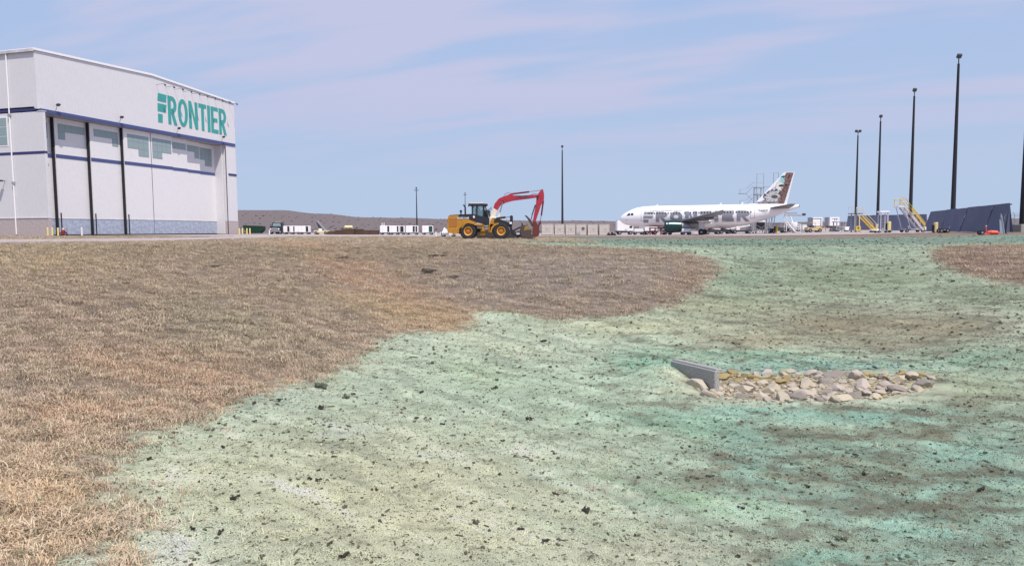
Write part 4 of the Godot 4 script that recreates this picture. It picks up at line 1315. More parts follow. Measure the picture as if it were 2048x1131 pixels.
func excavator() -> void:
	var t := thing("excavator", "red excavator with raised boom half hidden behind the loader", "excavator", Vector3(-1.32, 0.5, -68.0), 0.0)
	for z in [1.1, -1.1]:
		var p := []
		for i in 9:
			var a := PI / 2 + PI * i / 8.0
			p.append(Vector2(-1.7 + 0.42 * cos(a), 0.43 + 0.42 * sin(a)))
		for i in 9:
			var a := -PI / 2 + PI * i / 8.0
			p.append(Vector2(1.35 + 0.42 * cos(a), 0.43 + 0.42 * sin(a)))
		var tr := pr("crawler_track", p, z - 0.28, z + 0.28, M.bucket_steel, t)
		for i in 6:
			cy("roller", Vector3(-1.6 + i * 0.58, 0.34, z + 0.2), Vector3(-1.6 + i * 0.58, 0.34, z + 0.31), 0.14, M.dark_grey, tr, -1.0, 12)
	bx("undercarriage", Vector3(-0.1, 0.65, 0), Vector3(1.6, 0.6, 1.8), M.dark_grey, t, 0.05)
	cy("slew_ring", Vector3(-0.2, 0.9, 0), Vector3(-0.2, 1.1, 0), 0.7, M.dark_grey, t, -1.0, 18)
	bx("upper_body", Vector3(-1.1, 1.6, 0), Vector3(3.2, 0.95, 2.4), M.cream, t, 0.08)
	bx("counterweight", Vector3(-2.5, 1.62, 0), Vector3(0.7, 1.0, 2.4), M.excavator_red, t, 0.12)
	var cab := bx("cab", Vector3(-1.35, 1.95, 0.72), Vector3(1.3, 1.6, 0.95), M.dark_grey, t, 0.08)
	bx("window", Vector3(-1.35, 2.25, 1.2), Vector3(1.0, 0.8, 0.03), M.glass_dark, cab)
	pr("boom_foot", [Vector2(-0.854, 1.344), Vector2(-0.877, 1.970), Vector2(-0.695, 2.312), Vector2(-0.427, 2.950), Vector2(-0.046, 2.711), Vector2(-0.216, 2.255), Vector2(-0.342, 1.970), Vector2(-0.569, 1.572)], -0.3, 0.3, M.cream, t)
	var bo := pr("boom", [Vector2(-0.427, 2.950), Vector2(-0.285, 3.366), Vector2(0.114, 3.838), Vector2(0.513, 4.021), Vector2(1.424, 4.134), Vector2(2.278, 4.106), Vector2(3.770, 4.191), Vector2(3.929, 3.964), Vector2(3.702, 3.895), Vector2(1.424, 3.610), Vector2(0.769, 3.440), Vector2(0.256, 3.166), Vector2(-0.046, 2.711)], -0.26, 0.26, M.excavator_red, t)
	pr("seam", [Vector2(0.541, 4.021), Vector2(1.310, 4.317), Vector2(1.481, 4.271), Vector2(1.481, 4.123)], -0.14, 0.14, M.excavator_red, bo)
	words("LINK-BELT", 0.24, M.dark_grey, bo, Vector3(2.449, 3.975, 0.275), 0.85)
	cy("stick_cylinder", Vector3(1.338, 4.277, 0), Vector3(3.047, 4.476, 0), 0.085, M.dark_red, t)
	cy("stick_rod", Vector3(3.018, 4.470, 0), Vector3(4.243, 4.636, 0), 0.04, M.chrome, t)
	for z in [0.36, -0.36]:
		cy("boom_cylinder", Vector3(0.199, 2.483, z), Vector3(0.501, 3.593, z), 0.05, M.chrome, t)
		cy("boom_cylinder", Vector3(-0.085, 1.572, z), Vector3(0.205, 2.483, z), 0.09, M.cream, t)
	cy("boom_pin", Vector3(0.501, 3.593, -0.42), Vector3(0.501, 3.593, 0.42), 0.09, M.dark_red, t)
	var hose := MB.new()
	hose.pipe([Vector3(0.598, 4.049, 0.2), Vector3(0.740, 4.277, 0.2), Vector3(0.968, 4.385, 0.2), Vector3(1.367, 4.305, 0.1)], 0.02)
	hose.pipe([Vector3(3.189, 4.163, 0.2), Vector3(3.531, 4.288, 0.2), Vector3(3.929, 4.203, 0.2)], 0.02)
	obj("hose", hose, M.rubber_black, bo)
	pr("stick", [Vector2(4.260, 4.732), Vector2(4.396, 4.647), Vector2(4.482, 4.191), Vector2(4.470, 3.707), Vector2(4.186, 3.166), Vector2(3.656, 1.617), Vector2(3.371, 1.572), Vector2(3.531, 2.483), Vector2(3.690, 3.223), Vector2(3.759, 4.021), Vector2(3.941, 4.334)], -0.2, 0.2, M.excavator_red, t)
	cy("stick_pin", Vector3(3.872, 4.021, -0.34), Vector3(3.872, 4.021, 0.34), 0.12, M.dark_red, t)
	cy("bucket_cylinder", Vector3(4.413, 3.622, 0), Vector3(4.214, 2.187, 0), 0.08, M.dark_red, t)
	cy("bucket_rod", Vector3(4.220, 2.227, 0), Vector3(4.077, 1.486, 0), 0.04, M.chrome, t)
	cy("thumb_cylinder", Vector3(3.645, 3.223, 0), Vector3(3.314, 2.255, 0), 0.06, M.dark_grey, t)
	cy("thumb_rod", Vector3(3.326, 2.278, 0), Vector3(3.200, 1.743, 0), 0.045, M.dark_grey, t)
	pr("linkage", [Vector2(3.986, 1.572), Vector2(4.157, 1.686), Vector2(4.186, 1.486), Vector2(3.929, 1.059), Vector2(3.844, 1.116)], -0.16, 0.16, M.dark_red, t)
	pr("thumb", [Vector2(2.591, 2.227), Vector2(2.790, 2.187), Vector2(3.075, 1.913), Vector2(3.360, 1.458), Vector2(3.474, 1.116), Vector2(3.303, 1.116), Vector2(3.104, 1.458), Vector2(2.876, 1.856)], -0.2, 0.2, M.bucket_steel, t)
	var bk := pr("bucket", [Vector2(3.417, 1.287), Vector2(3.759, 1.315), Vector2(3.975, 0.945), Vector2(4.021, 0.547), Vector2(3.929, 0.262), Vector2(3.645, 0.091), Vector2(3.274, 0.120), Vector2(3.331, 0.547)], -0.55, 0.55, M.rust_red, t)
	pr("bucket_ears", [Vector2(3.388, 1.600), Vector2(3.673, 1.617), Vector2(3.986, 1.116), Vector2(3.929, 0.831), Vector2(3.417, 0.831)], -0.22, 0.22, M.rust_red, bk)
	for i in 5:
		pr("tooth", [Vector2(3.274, 0.205), Vector2(3.360, 0.120), Vector2(3.189, 0.023)], -0.5 + i * 0.22, -0.4 + i * 0.22, M.steel, bk)

# ------------------------------------------------------------------ masts, blast fences, chain-link fence

func masts() -> void:
	var spots := [[Vector3(77.62, 0.64, -123.50), "nearest tall dark light mast behind the long blue-grey blast fence", 30.0, 0.42, 1], [Vector3(86.89, 0.65, -153.00), "tall dark light mast behind the airstair with orange rails", 30.0, 0.42, 1], [Vector3(98.05, 0.65, -188.00), "tall dark light mast behind the white rolling stand", 30.0, 0.42, 1], [Vector3(105.88, 0.65, -216.00), "shortest looking mast of the row, behind the yellow stairs", 30.0, 0.42, 2], [Vector3(67.80, 0.57, -93.00), "dark mast on a concrete block at the picture's right edge", 30.0, 0.44, 1], [Vector3(17.84, 0.30, -246.00), "lone dark light mast behind the row of pale crates", 30.0, 0.42, 1], [Vector3(-56.61, 1.08, -420.00), "distant thin mast with a crossbar in front of the ridge", 26.5, 0.45, 3], [Vector3(-36.79, 0.88, -560.00), "faint far mast in the sky above the loader", 31.0, 0.4, 3]]
	for s in spots:
		var t := thing("light_mast", s[1], "light mast", s[0], 0.0, "tall light masts")
		var h: float = s[2]
		cy("pole", Vector3(0, 0, 0), Vector3(0, h - 1.2, 0), s[3], M.mast_brown, t, s[3] * 0.45, 14)
		cy("stub", Vector3(0, h - 1.2, 0), Vector3(0, h, 0), 0.09, M.mast_brown, t)
		bx("concrete_base", Vector3(0, 0.45, 0), Vector3(1.7, 1.1, 1.7), M.concrete, t, 0.05)
		if s[4] == 3:
			bx("crossbar", Vector3(0, h - 1.6, 0), Vector3(2.6, 0.35, 0.3), M.mast_brown, t)
			bx("lamp", Vector3(0, h - 0.3, 0), Vector3(0.8, 0.9, 0.5), M.mast_brown, t)
		for k in (s[4] if s[4] < 3 else 0):
			var dx: float = 0.0 if s[4] == 1 else -0.55 + 1.1 * k
			var b := MB.new()
			b.x = Transform3D(Basis(Vector3.RIGHT, 0.6), Vector3(dx, h + 0.1, 0.1))
			b.cbox(Vector3.ZERO, Vector3(0.75, 0.75, 0.5), 0.08)
			b.x = Transform3D()
			b.cyl(Vector3(dx * 0.2, h - 0.5, 0), Vector3(dx, h, 0), 0.05)
			obj("lamp", b, M.dark_grey, t)

func fence_run(label: String, a: Vector3, c: Vector3, h: float, count: int, torn: bool) -> void:
	var d := Vector3(c.x - a.x, 0, c.z - a.z)
	var len := d.length()
	d /= len
	var t := thing("blast_fence", label, "blast fence", a, atan2(-d.z, d.x), "blue-grey blast fences")
	var w := len / count
	for i in count:
		var lean := 0.9
		var top := h + 0.03 * sin(i * 3.7)
		# a heavy tarpaulin stretched over a raked frame, sagging a little between ribs
		var b := MB.new()
		var nx := 8
		var ny := 6
		var f := func(u: float, v: float) -> Vector3:
			return Vector3(i * w - 0.12 + u * (w + 0.24), v * top, 0.25 + 0.05 * (i % 2) - lean * v - 0.09 * sin(PI * u) * sin(PI * v) + 0.03 * sin(u * 7.0 + i * 2.0 + v * 4.0))
		for p in nx:
			for q in ny:
				b.quad(f.call(p / 8.0, q / 6.0), f.call((p + 1) / 8.0, q / 6.0), f.call((p + 1) / 8.0, (q + 1) / 6.0), f.call(p / 8.0, (q + 1) / 6.0))
		obj("panel", b, M.tarp, t)
		var r := MB.new()
		r.pipe([Vector3(i * w, 0, -0.05), Vector3(i * w, top, -lean - 0.1)], 0.07)
		r.pipe([Vector3(i * w, 0, -2.2), Vector3(i * w, top, -lean - 0.12)], 0.06)
		obj("rib", r, M.dark_grey, t)
	pr_end(t, len, h)
	bx("top_rail", Vector3(len / 2, h - 0.16, -0.85), Vector3(len, 0.12, 0.12), M.dark_grey, t)

func pr_end(t: Node, x: float, h: float) -> void:   # cloth over the raked end frame
	var b := MB.new()
	var n := 6
	for i in n:
		var f0 := float(i) / n
		var f1 := float(i + 1) / n
		var top := Vector3(x + 0.1, h, -0.65)
		var a := Vector3(x + 0.1 + 0.12 * sin(i * 2.3), 0.0, lerpf(0.25, -1.05, f0))
		var c := Vector3(x + 0.1 + 0.12 * sin((i + 1) * 2.3), 0.0, lerpf(0.25, -1.05, f1))
		b.tri(a, top, c)
	obj("end_panel", b, M.tarp, t)

func blast_fences() -> void:
	fence_run("long raked blue-grey blast fence with a torn end, beside the orange-red tow cart", Vector3(71.47, 0.63, -121.00), Vector3(56.63, 0.44, -81.00), 3.35, 7, false)
	fence_run("low blue-grey blast fence behind the yellow stairs and airstair", Vector3(77.45, 0.64, -162.00), Vector3(88.39, 0.65, -150.00), 3.5, 6, false)
	# torn sheet hanging at the near end of the long fence
	var e := Vector3(56.40, 0.43, -80.60)
	var t := thing("torn_tarpaulin", "torn pale tarpaulin strips hanging from the blast fence's end", "tarpaulin", e)
	for i in 5:
		var b := MB.new()
		var x := 0.12 * i - 0.1
		b.quad(Vector3(x - 0.35 + 0.1 * i, 0.1, 0.3 - 0.15 * i), Vector3(x + 0.05 + 0.1 * i, 0.0, 0.25 - 0.15 * i), Vector3(x + 0.02, 1.5 + 0.3 * (i % 3), -0.1 - 0.1 * i), Vector3(x - 0.2, 1.7 + 0.35 * (i % 3), -0.1 - 0.1 * i))
		obj("strip", b, M.tarp_torn if i % 2 == 0 else M.tarp, t)
	# chain-link fence to the right
	var a := Vector3(81.26, 0.65, -116.00)
	var c := Vector3(82.05, 0.65, -104.00)
	var d := Vector3(c.x - a.x, 0, c.z - a.z)
	var len := d.length()
	var f := thing("chain_link_fence", "chain-link fence with barbed wire between blast fence and mast", "fence", a, atan2(-d.z, d.x))
	var n := 5
	for i in n + 1:
		var x := len * i / n
		var p := MB.new()
		p.pipe([Vector3(x, 0, 0), Vector3(x, 2.5, 0), Vector3(x + 0.1, 2.95, 0.35)], 0.045)
		obj("post", p, M.fence_wire, f)
	for y in [0.15, 2.45]:
		cy("rail", Vector3(0, y, 0), Vector3(len, y, 0), 0.03, M.fence_wire, f)
	for k in 3:
		var y := 2.6 + 0.13 * k
		cy("barbed_wire", Vector3(0, y, 0.1 + 0.1 * k), Vector3(len, y, 0.1 + 0.1 * k), 0.012, M.fence_wire, f, -1.0, 4)
	var net := MB.new()
	var x := 0.0
	while x < len:
		for s in [-1.0, 1.0]:
			net.cyl(Vector3(x, 0.15, 0), Vector3(clampf(x + s * 2.3, 0, len), 2.45 if x + s * 2.3 > 0 and x + s * 2.3 < len else 0.15 + absf((clampf(x + s * 2.3, 0, len) - x)), 0), 0.006, 0.006, 3, false)
		x += 0.16
	var no := obj("wire_mesh", net, M.fence_wire, f)
	no.set_meta("kind", "stuff")

# ------------------------------------------------------------------ ground equipment

func wheels(parent: Node, xs: Array, zs: Array, r: float, w := 0.16) -> void:
	for x in xs:
		for z in zs:
			var o := cy("wheel", Vector3(x, r, z - w / 2), Vector3(x, r, z + w / 2), r, M.rubber_black, parent, -1.0, 12)
			cy("rim", Vector3(x, r, z - w / 2 - 0.01), Vector3(x, r, z + w / 2 + 0.01), r * 0.5, M.steel, o, -1.0, 8)

func power_cart(label: String, at: Vector3, turn: float, w: float, lou: Array, m: Material, rods := 0) -> void:
	var t := thing("power_cart", label, "ground power cart", at, turn, "white ground power carts")
	bx("body", Vector3(0, 1.0, 0), Vector3(w, 1.25, 1.5), M.equip_white, t, 0.05)
	bx("chassis", Vector3(0, 0.32, 0), Vector3(w * 0.95, 0.14, 1.3), M.dark_grey, t)
	for q in lou:
		var p := bx("louvre_panel", Vector3(q[0] * w, 1.02, 0.755), Vector3(q[1] * w, 1.05, 0.03), m, t)
		for k in 6:
			bx("louvre", Vector3(q[0] * w, 0.6 + k * 0.17, 0.78), Vector3(q[1] * w * 0.9, 0.03, 0.05), m, p)
	bx("door_seam", Vector3(-0.22 * w, 1.0, 0.752), Vector3(0.02, 1.1, 0.01), M.grey_paint, t)
	wheels(t, [-w * 0.36, w * 0.36], [-0.65, 0.65], 0.25)
	cy("tow_bar", Vector3(-w * 0.5, 0.3, 0), Vector3(-w * 0.5 - 0.5, 0.25, 0), 0.04, M.grey_paint, t)
	for k in rods:
		cy("stack_pipe", Vector3(-w * 0.35 + 0.35 * k, 1.6, 0), Vector3(-w * 0.35 + 0.38 * k, 2.15, 0), 0.05, M.equip_white, t)

func bollard(label: String, at: Vector3, h: float, m: Material, grp: String) -> void:
	var t := thing("bollard", label, "bollard", at, 0.0, grp)
	var b := MB.new()
	b.lathe(Vector3.ZERO, Vector3.UP, [Vector2(0, 0.11), Vector2(h - 0.06, 0.11), Vector2(h - 0.02, 0.08), Vector2(h, 0.0)], 12)
	obj("post", b, m, t)
	cy("footing", Vector3(0, -0.05, 0), Vector3(0, 0.05, 0), 0.2, M.concrete, t)

func left_equipment() -> void:
	var names := ["leftmost of three yellow bollards by the hangar's near corner", "middle one of three yellow bollards by the hangar's near corner", "yellow bollard beside the dark red extinguisher cart"]
	var spots := [Vector3(-61.15, 1.07, -92.50), Vector3(-60.56, 1.07, -92.50), Vector3(-59.80, 1.06, -92.50)]
	for i in 3: bollard(names[i], spots[i], 1.08, M.bollard_yellow, "yellow bollards by the hangar")
	names = ["yellow bollard touching the hangar's far corner", "second yellow bollard from the hangar's far corner", "yellow bollard in front of the green skip's left end", "yellow bollard nearest to the green skip's slope"]
	spots = [Vector3(-47.34, 0.99, -122.00), Vector3(-46.81, 0.98, -122.00), Vector3(-45.28, 0.97, -120.00), Vector3(-44.76, 0.96, -120.00)]
	for i in 4: bollard(names[i], spots[i], 1.1, M.bollard_yellow, "yellow bollards by the hangar")
	bollard("white marker post in front of the hangar door", Vector3(-58.20, 1.04, -95.00), 1.15, M.bollard_white, "")
	bollard("short white post between green skip and dark truck", Vector3(-41.43, 0.93, -120.00), 0.8, M.bollard_white, "")
	bollard("short white post just behind the loader's tail", Vector3(-9.73, 0.57, -90.00), 0.62, M.bollard_white, "")
	# extinguisher cart
	var t := thing("extinguisher_cart", "dark red wheeled extinguisher with white top at the hangar door", "fire extinguisher", Vector3(-59.43, 1.06, -93.00))
	var b := MB.new()
	b.lathe(Vector3(0, 0.12, 0), Vector3.UP, [Vector2(0, 0.22), Vector2(0.08, 0.27), Vector2(0.55, 0.27), Vector2(0.68, 0.15), Vector2(0.74, 0.08)], 14)
	obj("tank", b, M.hydrant_red, t)
	cy("valve", Vector3(0, 0.84, 0), Vector3(0, 1.0, 0), 0.13, M.equip_white, t)
	wheels(t, [-0.3, 0.3], [0.0], 0.24, 0.1)
	var hp := MB.new()
	hp.pipe([Vector3(-0.3, 0.3, -0.2), Vector3(-0.26, 0.95, -0.35), Vector3(0.26, 0.95, -0.35), Vector3(0.3, 0.3, -0.2)], 0.03)
	obj("handle", hp, M.hydrant_red, t)
	# skip
	t = thing("skip_container", "dark green waste skip with sloping ends beside the hangar", "skip", Vector3(-51.28, 1.03, -140.00))
	var sh := [Vector2(-1.15, 0.15), Vector2(1.2, 0.15), Vector2(1.85, 0.75), Vector2(1.9, 1.55), Vector2(-2.0, 1.7), Vector2(-1.95, 1.4)]
	var sk := pr("side_panel", sh, 0.85, 0.92, M.dumpster_green, t)
	pr("side_panel", sh, -0.92, -0.85, M.dumpster_green, t)
	for k in 6:
		if k == 3: continue
		var p: Vector2 = sh[k]
		var q: Vector2 = sh[(k + 1) % 6]
		var g := MB.new()
		g.quad(Vector3(p.x, p.y, 0.85), Vector3(q.x, q.y, 0.85), Vector3(q.x, q.y, -0.85), Vector3(p.x, p.y, -0.85))
		obj("end_panel", g, M.dumpster_green, t)
	for x in [-1.0, -0.2, 0.6, 1.4]:
		bx("rib", Vector3(x, 0.95, 0.95), Vector3(0.08, 1.2, 0.06), M.dumpster_green, t)
	cy("rim", Vector3(-2.0, 1.7, 0.9), Vector3(1.9, 1.55, 0.9), 0.05, M.dumpster_green, t)
	pr("rust_patch", [Vector2(-1.2, 0.2), Vector2(-0.75, 0.2), Vector2(-1.3, 0.95)], 0.925, 0.935, M.rust_red, sk)
	# truck, front on
	t = thing("service_truck", "dark navy truck seen from the front with roof beacons", "truck", Vector3(-46.74, 0.98, -140.00))
	bx("bonnet", Vector3(0, 1.15, 0.9), Vector3(1.9, 0.75, 1.4), M.truck_navy, t, 0.1)
	var cb := bx("cab", Vector3(0, 1.55, -0.6), Vector3(1.95, 1.6, 1.7), M.truck_navy, t, 0.14)
	var wsd := MB.new()
	wsd.quad(Vector3(-0.82, 1.55, 0.28), Vector3(0.82, 1.55, 0.28), Vector3(0.72, 2.2, 0.25), Vector3(-0.72, 2.2, 0.25))
	obj("windscreen", wsd, M.pane, cb)
	bx("grille", Vector3(0, 1.05, 1.61), Vector3(1.1, 0.5, 0.06), M.steel, t)
	bx("bumper", Vector3(0, 0.62, 1.68), Vector3(2.15, 0.26, 0.2), M.chrome, t, 0.04)
	for x in [-0.78, 0.78]:
		bx("head_lamp", Vector3(x, 1.02, 1.6), Vector3(0.3, 0.28, 0.08), M.equip_white, t, 0.02)
		bx("mirror", Vector3(x * 1.55, 1.8, 0.2), Vector3(0.14, 0.35, 0.1), M.dark_grey, t, 0.02)
	bx("beacon_bar", Vector3(0, 2.45, -0.5), Vector3(1.1, 0.14, 0.25), M.tan, t, 0.03)
	bx("bed", Vector3(0, 1.1, -2.9), Vector3(2.1, 0.9, 2.8), M.truck_navy, t, 0.06)
	wheels(t, [-0.9, 0.9], [1.0, -2.8], 0.45, 0.3)
	# two white carts left of the belt loader
	power_cart("low white cart with dark ports beside the navy truck", Vector3(-44.40, 0.96, -140.00), 0.0, 1.9, [[0.05, 0.22]], M.louvre_dark)
	power_cart("white cart with one dark oval port between two other carts", Vector3(-42.44, 0.94, -138.00), 0.05, 1.7, [[-0.1, 0.14]], M.louvre_dark)
	power_cart("square white cart left of the tilted conveyor, dark louvre at its edge", Vector3(-40.37, 0.92, -137.00), 0.0, 1.95, [[0.33, 0.24]], M.louvre_dark)
	# belt loader
	t = thing("belt_loader", "cream belt loader with its dark conveyor tilted up to the left", "belt loader", Vector3(-35.75, 0.87, -132.00))
	bx("chassis", Vector3(0, 0.5, 0), Vector3(2.6, 0.4, 1.4), M.pale_yellow, t, 0.05)
	bx("cabin", Vector3(-0.1, 0.85, 0.3), Vector3(0.6, 0.5, 0.7), M.equip_white, t, 0.05)
	pr("conveyor", [Vector2(1.05, 0.55), Vector2(0.85, 0.45), Vector2(-0.75, 2.35), Vector2(-0.95, 2.55), Vector2(-0.7, 2.6)], -0.4, 0.4, M.steel, t)
	pr("belt_frame", [Vector2(0.3, 0.75), Vector2(-0.35, 0.75), Vector2(-0.9, 2.3), Vector2(-0.75, 2.33)], -0.3, 0.3, M.dark_grey, t)
	wheels(t, [-0.9, 0.9], [-0.65, 0.65], 0.3)
	# pallets and a yellow tank
	var gp := "brown pallet stacks beyond the grass"
	var pl := [[Vector3(-32.57, 0.84, -128.00), 1.9, 3, "low brown pallet stack next to the belt loader"], [Vector3(-31.20, 0.83, -128.00), 1.9, 4, "brown pallet stack left of the yellow tank"], [Vector3(-29.51, 0.81, -127.00), 2.3, 5, "brown pallet stack under the yellow tank"], [Vector3(-28.01, 0.80, -128.00), 2.0, 5, "brown pallet stack right of the yellow tank"], [Vector3(-26.35, 0.78, -127.00), 1.9, 4, "second brown pallet stack right of the yellow tank"], [Vector3(-24.90, 0.77, -127.00), 1.8, 4, "brown pallet stack nearest to the white carts"]]
	for q in pl:
		var s := thing("pallet_stack", q[3], "pallets", q[0], 0.1 * rng.randf(), gp)
		for k in q[2]:
			var pb := MB.new()
			pb.box(Vector3(0, 0.19 + k * 0.2, 0), Vector3(q[1], 0.03, 1.1))
			for z in [-0.48, 0.0, 0.48]:
				pb.box(Vector3(0, 0.1 + k * 0.2, z), Vector3(q[1] * 0.98, 0.14, 0.1))
			pb.box(Vector3(0, 0.016 + k * 0.2, 0.47), Vector3(q[1], 0.022, 0.14))
			obj("pallet", pb, M.pallet_wood, s)
	t = thing("fuel_tank", "small dull yellow tank lying on top of brown pallets", "tank", Vector3(-29.51, 0.81, -127.00) + Vector3(0, 1.05, 0))
	b = MB.new()
	b.lathe(Vector3(-0.75, 0.3, 0), Vector3.RIGHT, [Vector2(0, 0.0), Vector2(0.02, 0.2), Vector2(0.15, 0.3), Vector2(1.35, 0.3), Vector2(1.48, 0.2), Vector2(1.5, 0.0)], 14)
	obj("shell", b, M.pale_yellow, t)
	for x in [-0.4, 0.4]:
		bx("saddle", Vector3(x, 0.07, 0), Vector3(0.12, 0.16, 0.5), M.dark_grey, t)
	power_cart("white cart with two upright pipes on its roof", Vector3(-22.82, 0.75, -127.00), 0.0, 1.75, [[0.36, 0.2]], M.louvre_dark, 2)
	power_cart("white cart with a thin dark edge, third of the right-hand cart row", Vector3(-21.19, 0.73, -127.00), 0.0, 1.6, [[0.42, 0.15]], M.louvre_dark, 0)
	power_cart("white cart half behind its neighbour, grey louvre at the right end", Vector3(-20.42, 0.72, -129.00), 0.0, 1.5, [[0.25, 0.4]], M.louvre_dark, 0)
	power_cart("white cart with two purple-black louvres side by side", Vector3(-17.84, 0.70, -126.00), 0.0, 2.1, [[0.18, 0.17], [0.4, 0.14]], M.louvre_dark, 0)
	power_cart("white cart with a dark green louvre, nearest to the loader", Vector3(-15.05, 0.67, -126.00), 0.0, 1.85, [[0.32, 0.34]], M.louvre_green, 0)
	# small white generator trailer behind the loader's tail
	t = thing("generator_trailer", "low white trailer with dark vents behind the loader's tail", "trailer", Vector3(-7.55, 0.55, -84.00))
	pr("hood", [Vector2(-0.75, 0.55), Vector2(0.75, 0.45), Vector2(0.6, 0.85), Vector2(-0.3, 0.95), Vector2(-0.5, 1.15)], -0.5, 0.5, M.equip_white, t)
	bx("body", Vector3(0, 0.42, 0.1), Vector3(1.9, 0.36, 1.3), M.equip_white, t, 0.04)
	for x in [-0.75, 0.62, 0.82]:
		bx("vent", Vector3(x, 0.42, 0.76), Vector3(0.14, 0.26, 0.02), M.louvre_dark, t)
	bx("grille", Vector3(-0.25, 0.42, 0.76), Vector3(0.7, 0.2, 0.02), M.grey_paint, t)
	wheels(t, [-0.6, 0.6], [-0.6, 0.55], 0.2)

func middle_equipment() -> void:
	var edge := [[1084, 1107], [1109.6, 1128.6], [1131, 1150.4], [1152.2, 1172.4], [1174.8, 1194.4], [1198, 1217.8]]
	var tx := ["leftmost pale crate of the row behind the excavator bucket", "second pale crate of the row, left of the lone mast", "third pale crate of the row, right of the lone mast", "pale crate with black markings on its upper right", "fifth pale crate of the row behind the green strip", "rightmost pale crate of the row, next to the white truck"]
	for i in 6:
		var x0: float = (edge[i][0] - 1024.0) / 1400.0 * 124.0
		var x1: float = (edge[i][1] - 1024.0) / 1400.0 * 124.0
		var w := x1 - x0
		var t := thing("storage_crate", tx[i], "crate", Vector3((x0 + x1) / 2, rise(x0) + 0.05, -124.0 - (i % 2) * 0.15), 0.0, "row of pale crates")
		bx("body", Vector3(0, 1.0, 0), Vector3(w, 1.9, 2.2), M.crate, t, 0.02)
		for k in 4:
			bx("post", Vector3(-w / 2 + 0.04 + (w - 0.08) * k / 3.0, 1.0, 1.115), Vector3(0.07, 1.9, 0.05), M.crate, t)
		for y in [0.1, 0.7, 1.3, 1.9]:
			bx("rail", Vector3(0, y, 1.11), Vector3(w, 0.05, 0.04), M.crate, t)
		bx("skid", Vector3(0, 0.03, 0), Vector3(w * 0.9, 0.08, 2.0), M.pallet_wood, t)
		if i == 3:
			for k in 2:
				bx("marking", Vector3(0.3, 1.05 + 0.28 * k, 1.16), Vector3(0.5, 0.16, 0.02), M.dark_grey, t)
			bx("label_plate", Vector3(-0.5, 0.35, 1.16), Vector3(0.6, 0.3, 0.02), M.grey_paint, t)
		else:
			bx("marking", Vector3(-0.05 + 0.05 * i, 1.05, 1.16), Vector3(0.4, 0.08, 0.02), M.grey_paint, t)
	var t := thing("rubber_chock_pile", "black heap lying right of the pale crates", "chocks", Vector3(17.51, 0.30, -123.00))
	for q in [[-0.5, 0.0, 0.5], [0.1, 0.1, 0.6], [0.55, -0.05, 0.4]]:
		pr("chock", [Vector2(q[0] - 0.35, 0), Vector2(q[0] + 0.35, 0), Vector2(q[0] + 0.1, q[2]), Vector2(q[0] - 0.1, q[2])], q[1] - 0.3, q[1] + 0.3, M.rubber_black, t)
	# box truck left of the nose
	box_truck("white box truck left of the airliner's nose", Vector3(24.13, 0.25, -152.00), 0.0, 2.2, 3.0, true)
	tank_cart("low white tank trailer behind the nose wheel", Vector3(26.40, 0.24, -146.00), 2.0)
	box_truck("small white van under the airliner's forward belly", Vector3(29.71, 0.22, -149.00), PI, 1.5, 1.9, false)
	# dark red stand under the forward belly
	t = thing("maintenance_stand", "dark red steel work stand under the airliner's forward belly", "work stand", Vector3(29.21, 0.23, -140.00))
	bx("deck", Vector3(0, 1.35, 0), Vector3(3.4, 0.22, 1.2), M.dark_red, t)
	for x in [-1.6, -0.5, 0.6, 1.6]:
		bx("leg", Vector3(x, 0.65, 0.5), Vector3(0.12, 1.3, 0.12), M.dark_red, t)
		bx("leg", Vector3(x, 0.65, -0.5), Vector3(0.12, 1.3, 0.12), M.dark_red, t)
	for s in [-1.0, 1.0]:
		cy("brace", Vector3(s * 1.6, 0.1, 0.5), Vector3(s * 0.4, 1.3, 0.5), 0.05, M.dark_red, t)
	tank_cart("small white air-start cart beside the green engine", Vector3(33.06, 0.21, -133.00), 1.7)
	t = thing("passenger_tug", "low red and white tug between the stand and the engine", "tug", Vector3(31.23, 0.22, -141.00))
	bx("body", Vector3(0, 0.5, 0), Vector3(1.9, 0.45, 1.2), M.equip_white, t, 0.06)
	bx("deck", Vector3(-0.4, 0.8, 0), Vector3(0.8, 0.2, 1.1), M.dark_red, t, 0.04)
	wheels(t, [-0.6, 0.6], [-0.55, 0.55], 0.28)
	tractor("black tow tractor with a pale deck behind the main wheels", Vector3(40.84, 0.26, -143.00), M.dark_grey, M.equip_white, 3.2)
	tractor("black tug with a white bonnet below the rear fuselage letters", Vector3(44.30, 0.29, -146.00), M.louvre_dark, M.equip_white, 2.4)
	belt("white belt loader with folded conveyor under the rear fuselage", Vector3(47.41, 0.32, -145.00), 4.2)
	tall_dock("grey tail dock tower with stairs standing behind the fin", Vector3(55.60, 0.47, -158.00))
	scissor("grey scissor stand with a black opening under the tail", Vector3(49.92, 0.35, -141.00), 3.2, 3.4)
	scissor("narrow grey work stand between the belt loader and black opening", Vector3(49.92, 0.35, -146.00), 1.4, 2.9)
	scissor("grey work stand with cross bracing right of the black opening", Vector3(52.72, 0.41, -144.00), 1.9, 3.3)
	tractor("black pickup carrying a yellow cylinder under the tail cone", Vector3(53.54, 0.42, -141.00), M.dark_grey, M.dark_grey, 3.4)
	# its cylinder and a long lift with its boom laid flat
	t = thing("gas_cylinder", "orange-yellow upright cylinder beside the black pickup", "gas cylinder", Vector3(52.43, 0.40, -138.60))
	b_cyl(t, 0.24, 1.35, M.equip_yellow)
	t = thing("boom_lift", "grey boom lift with its long arm laid level behind the tail", "boom lift", Vector3(60.05, 0.56, -150.00))
	bx("base", Vector3(0, 0.8, 0), Vector3(2.4, 0.7, 1.8), M.grey_paint, t, 0.08)
	bx("turret", Vector3(0.2, 1.6, 0), Vector3(1.3, 0.9, 1.3), M.equip_white, t, 0.08)
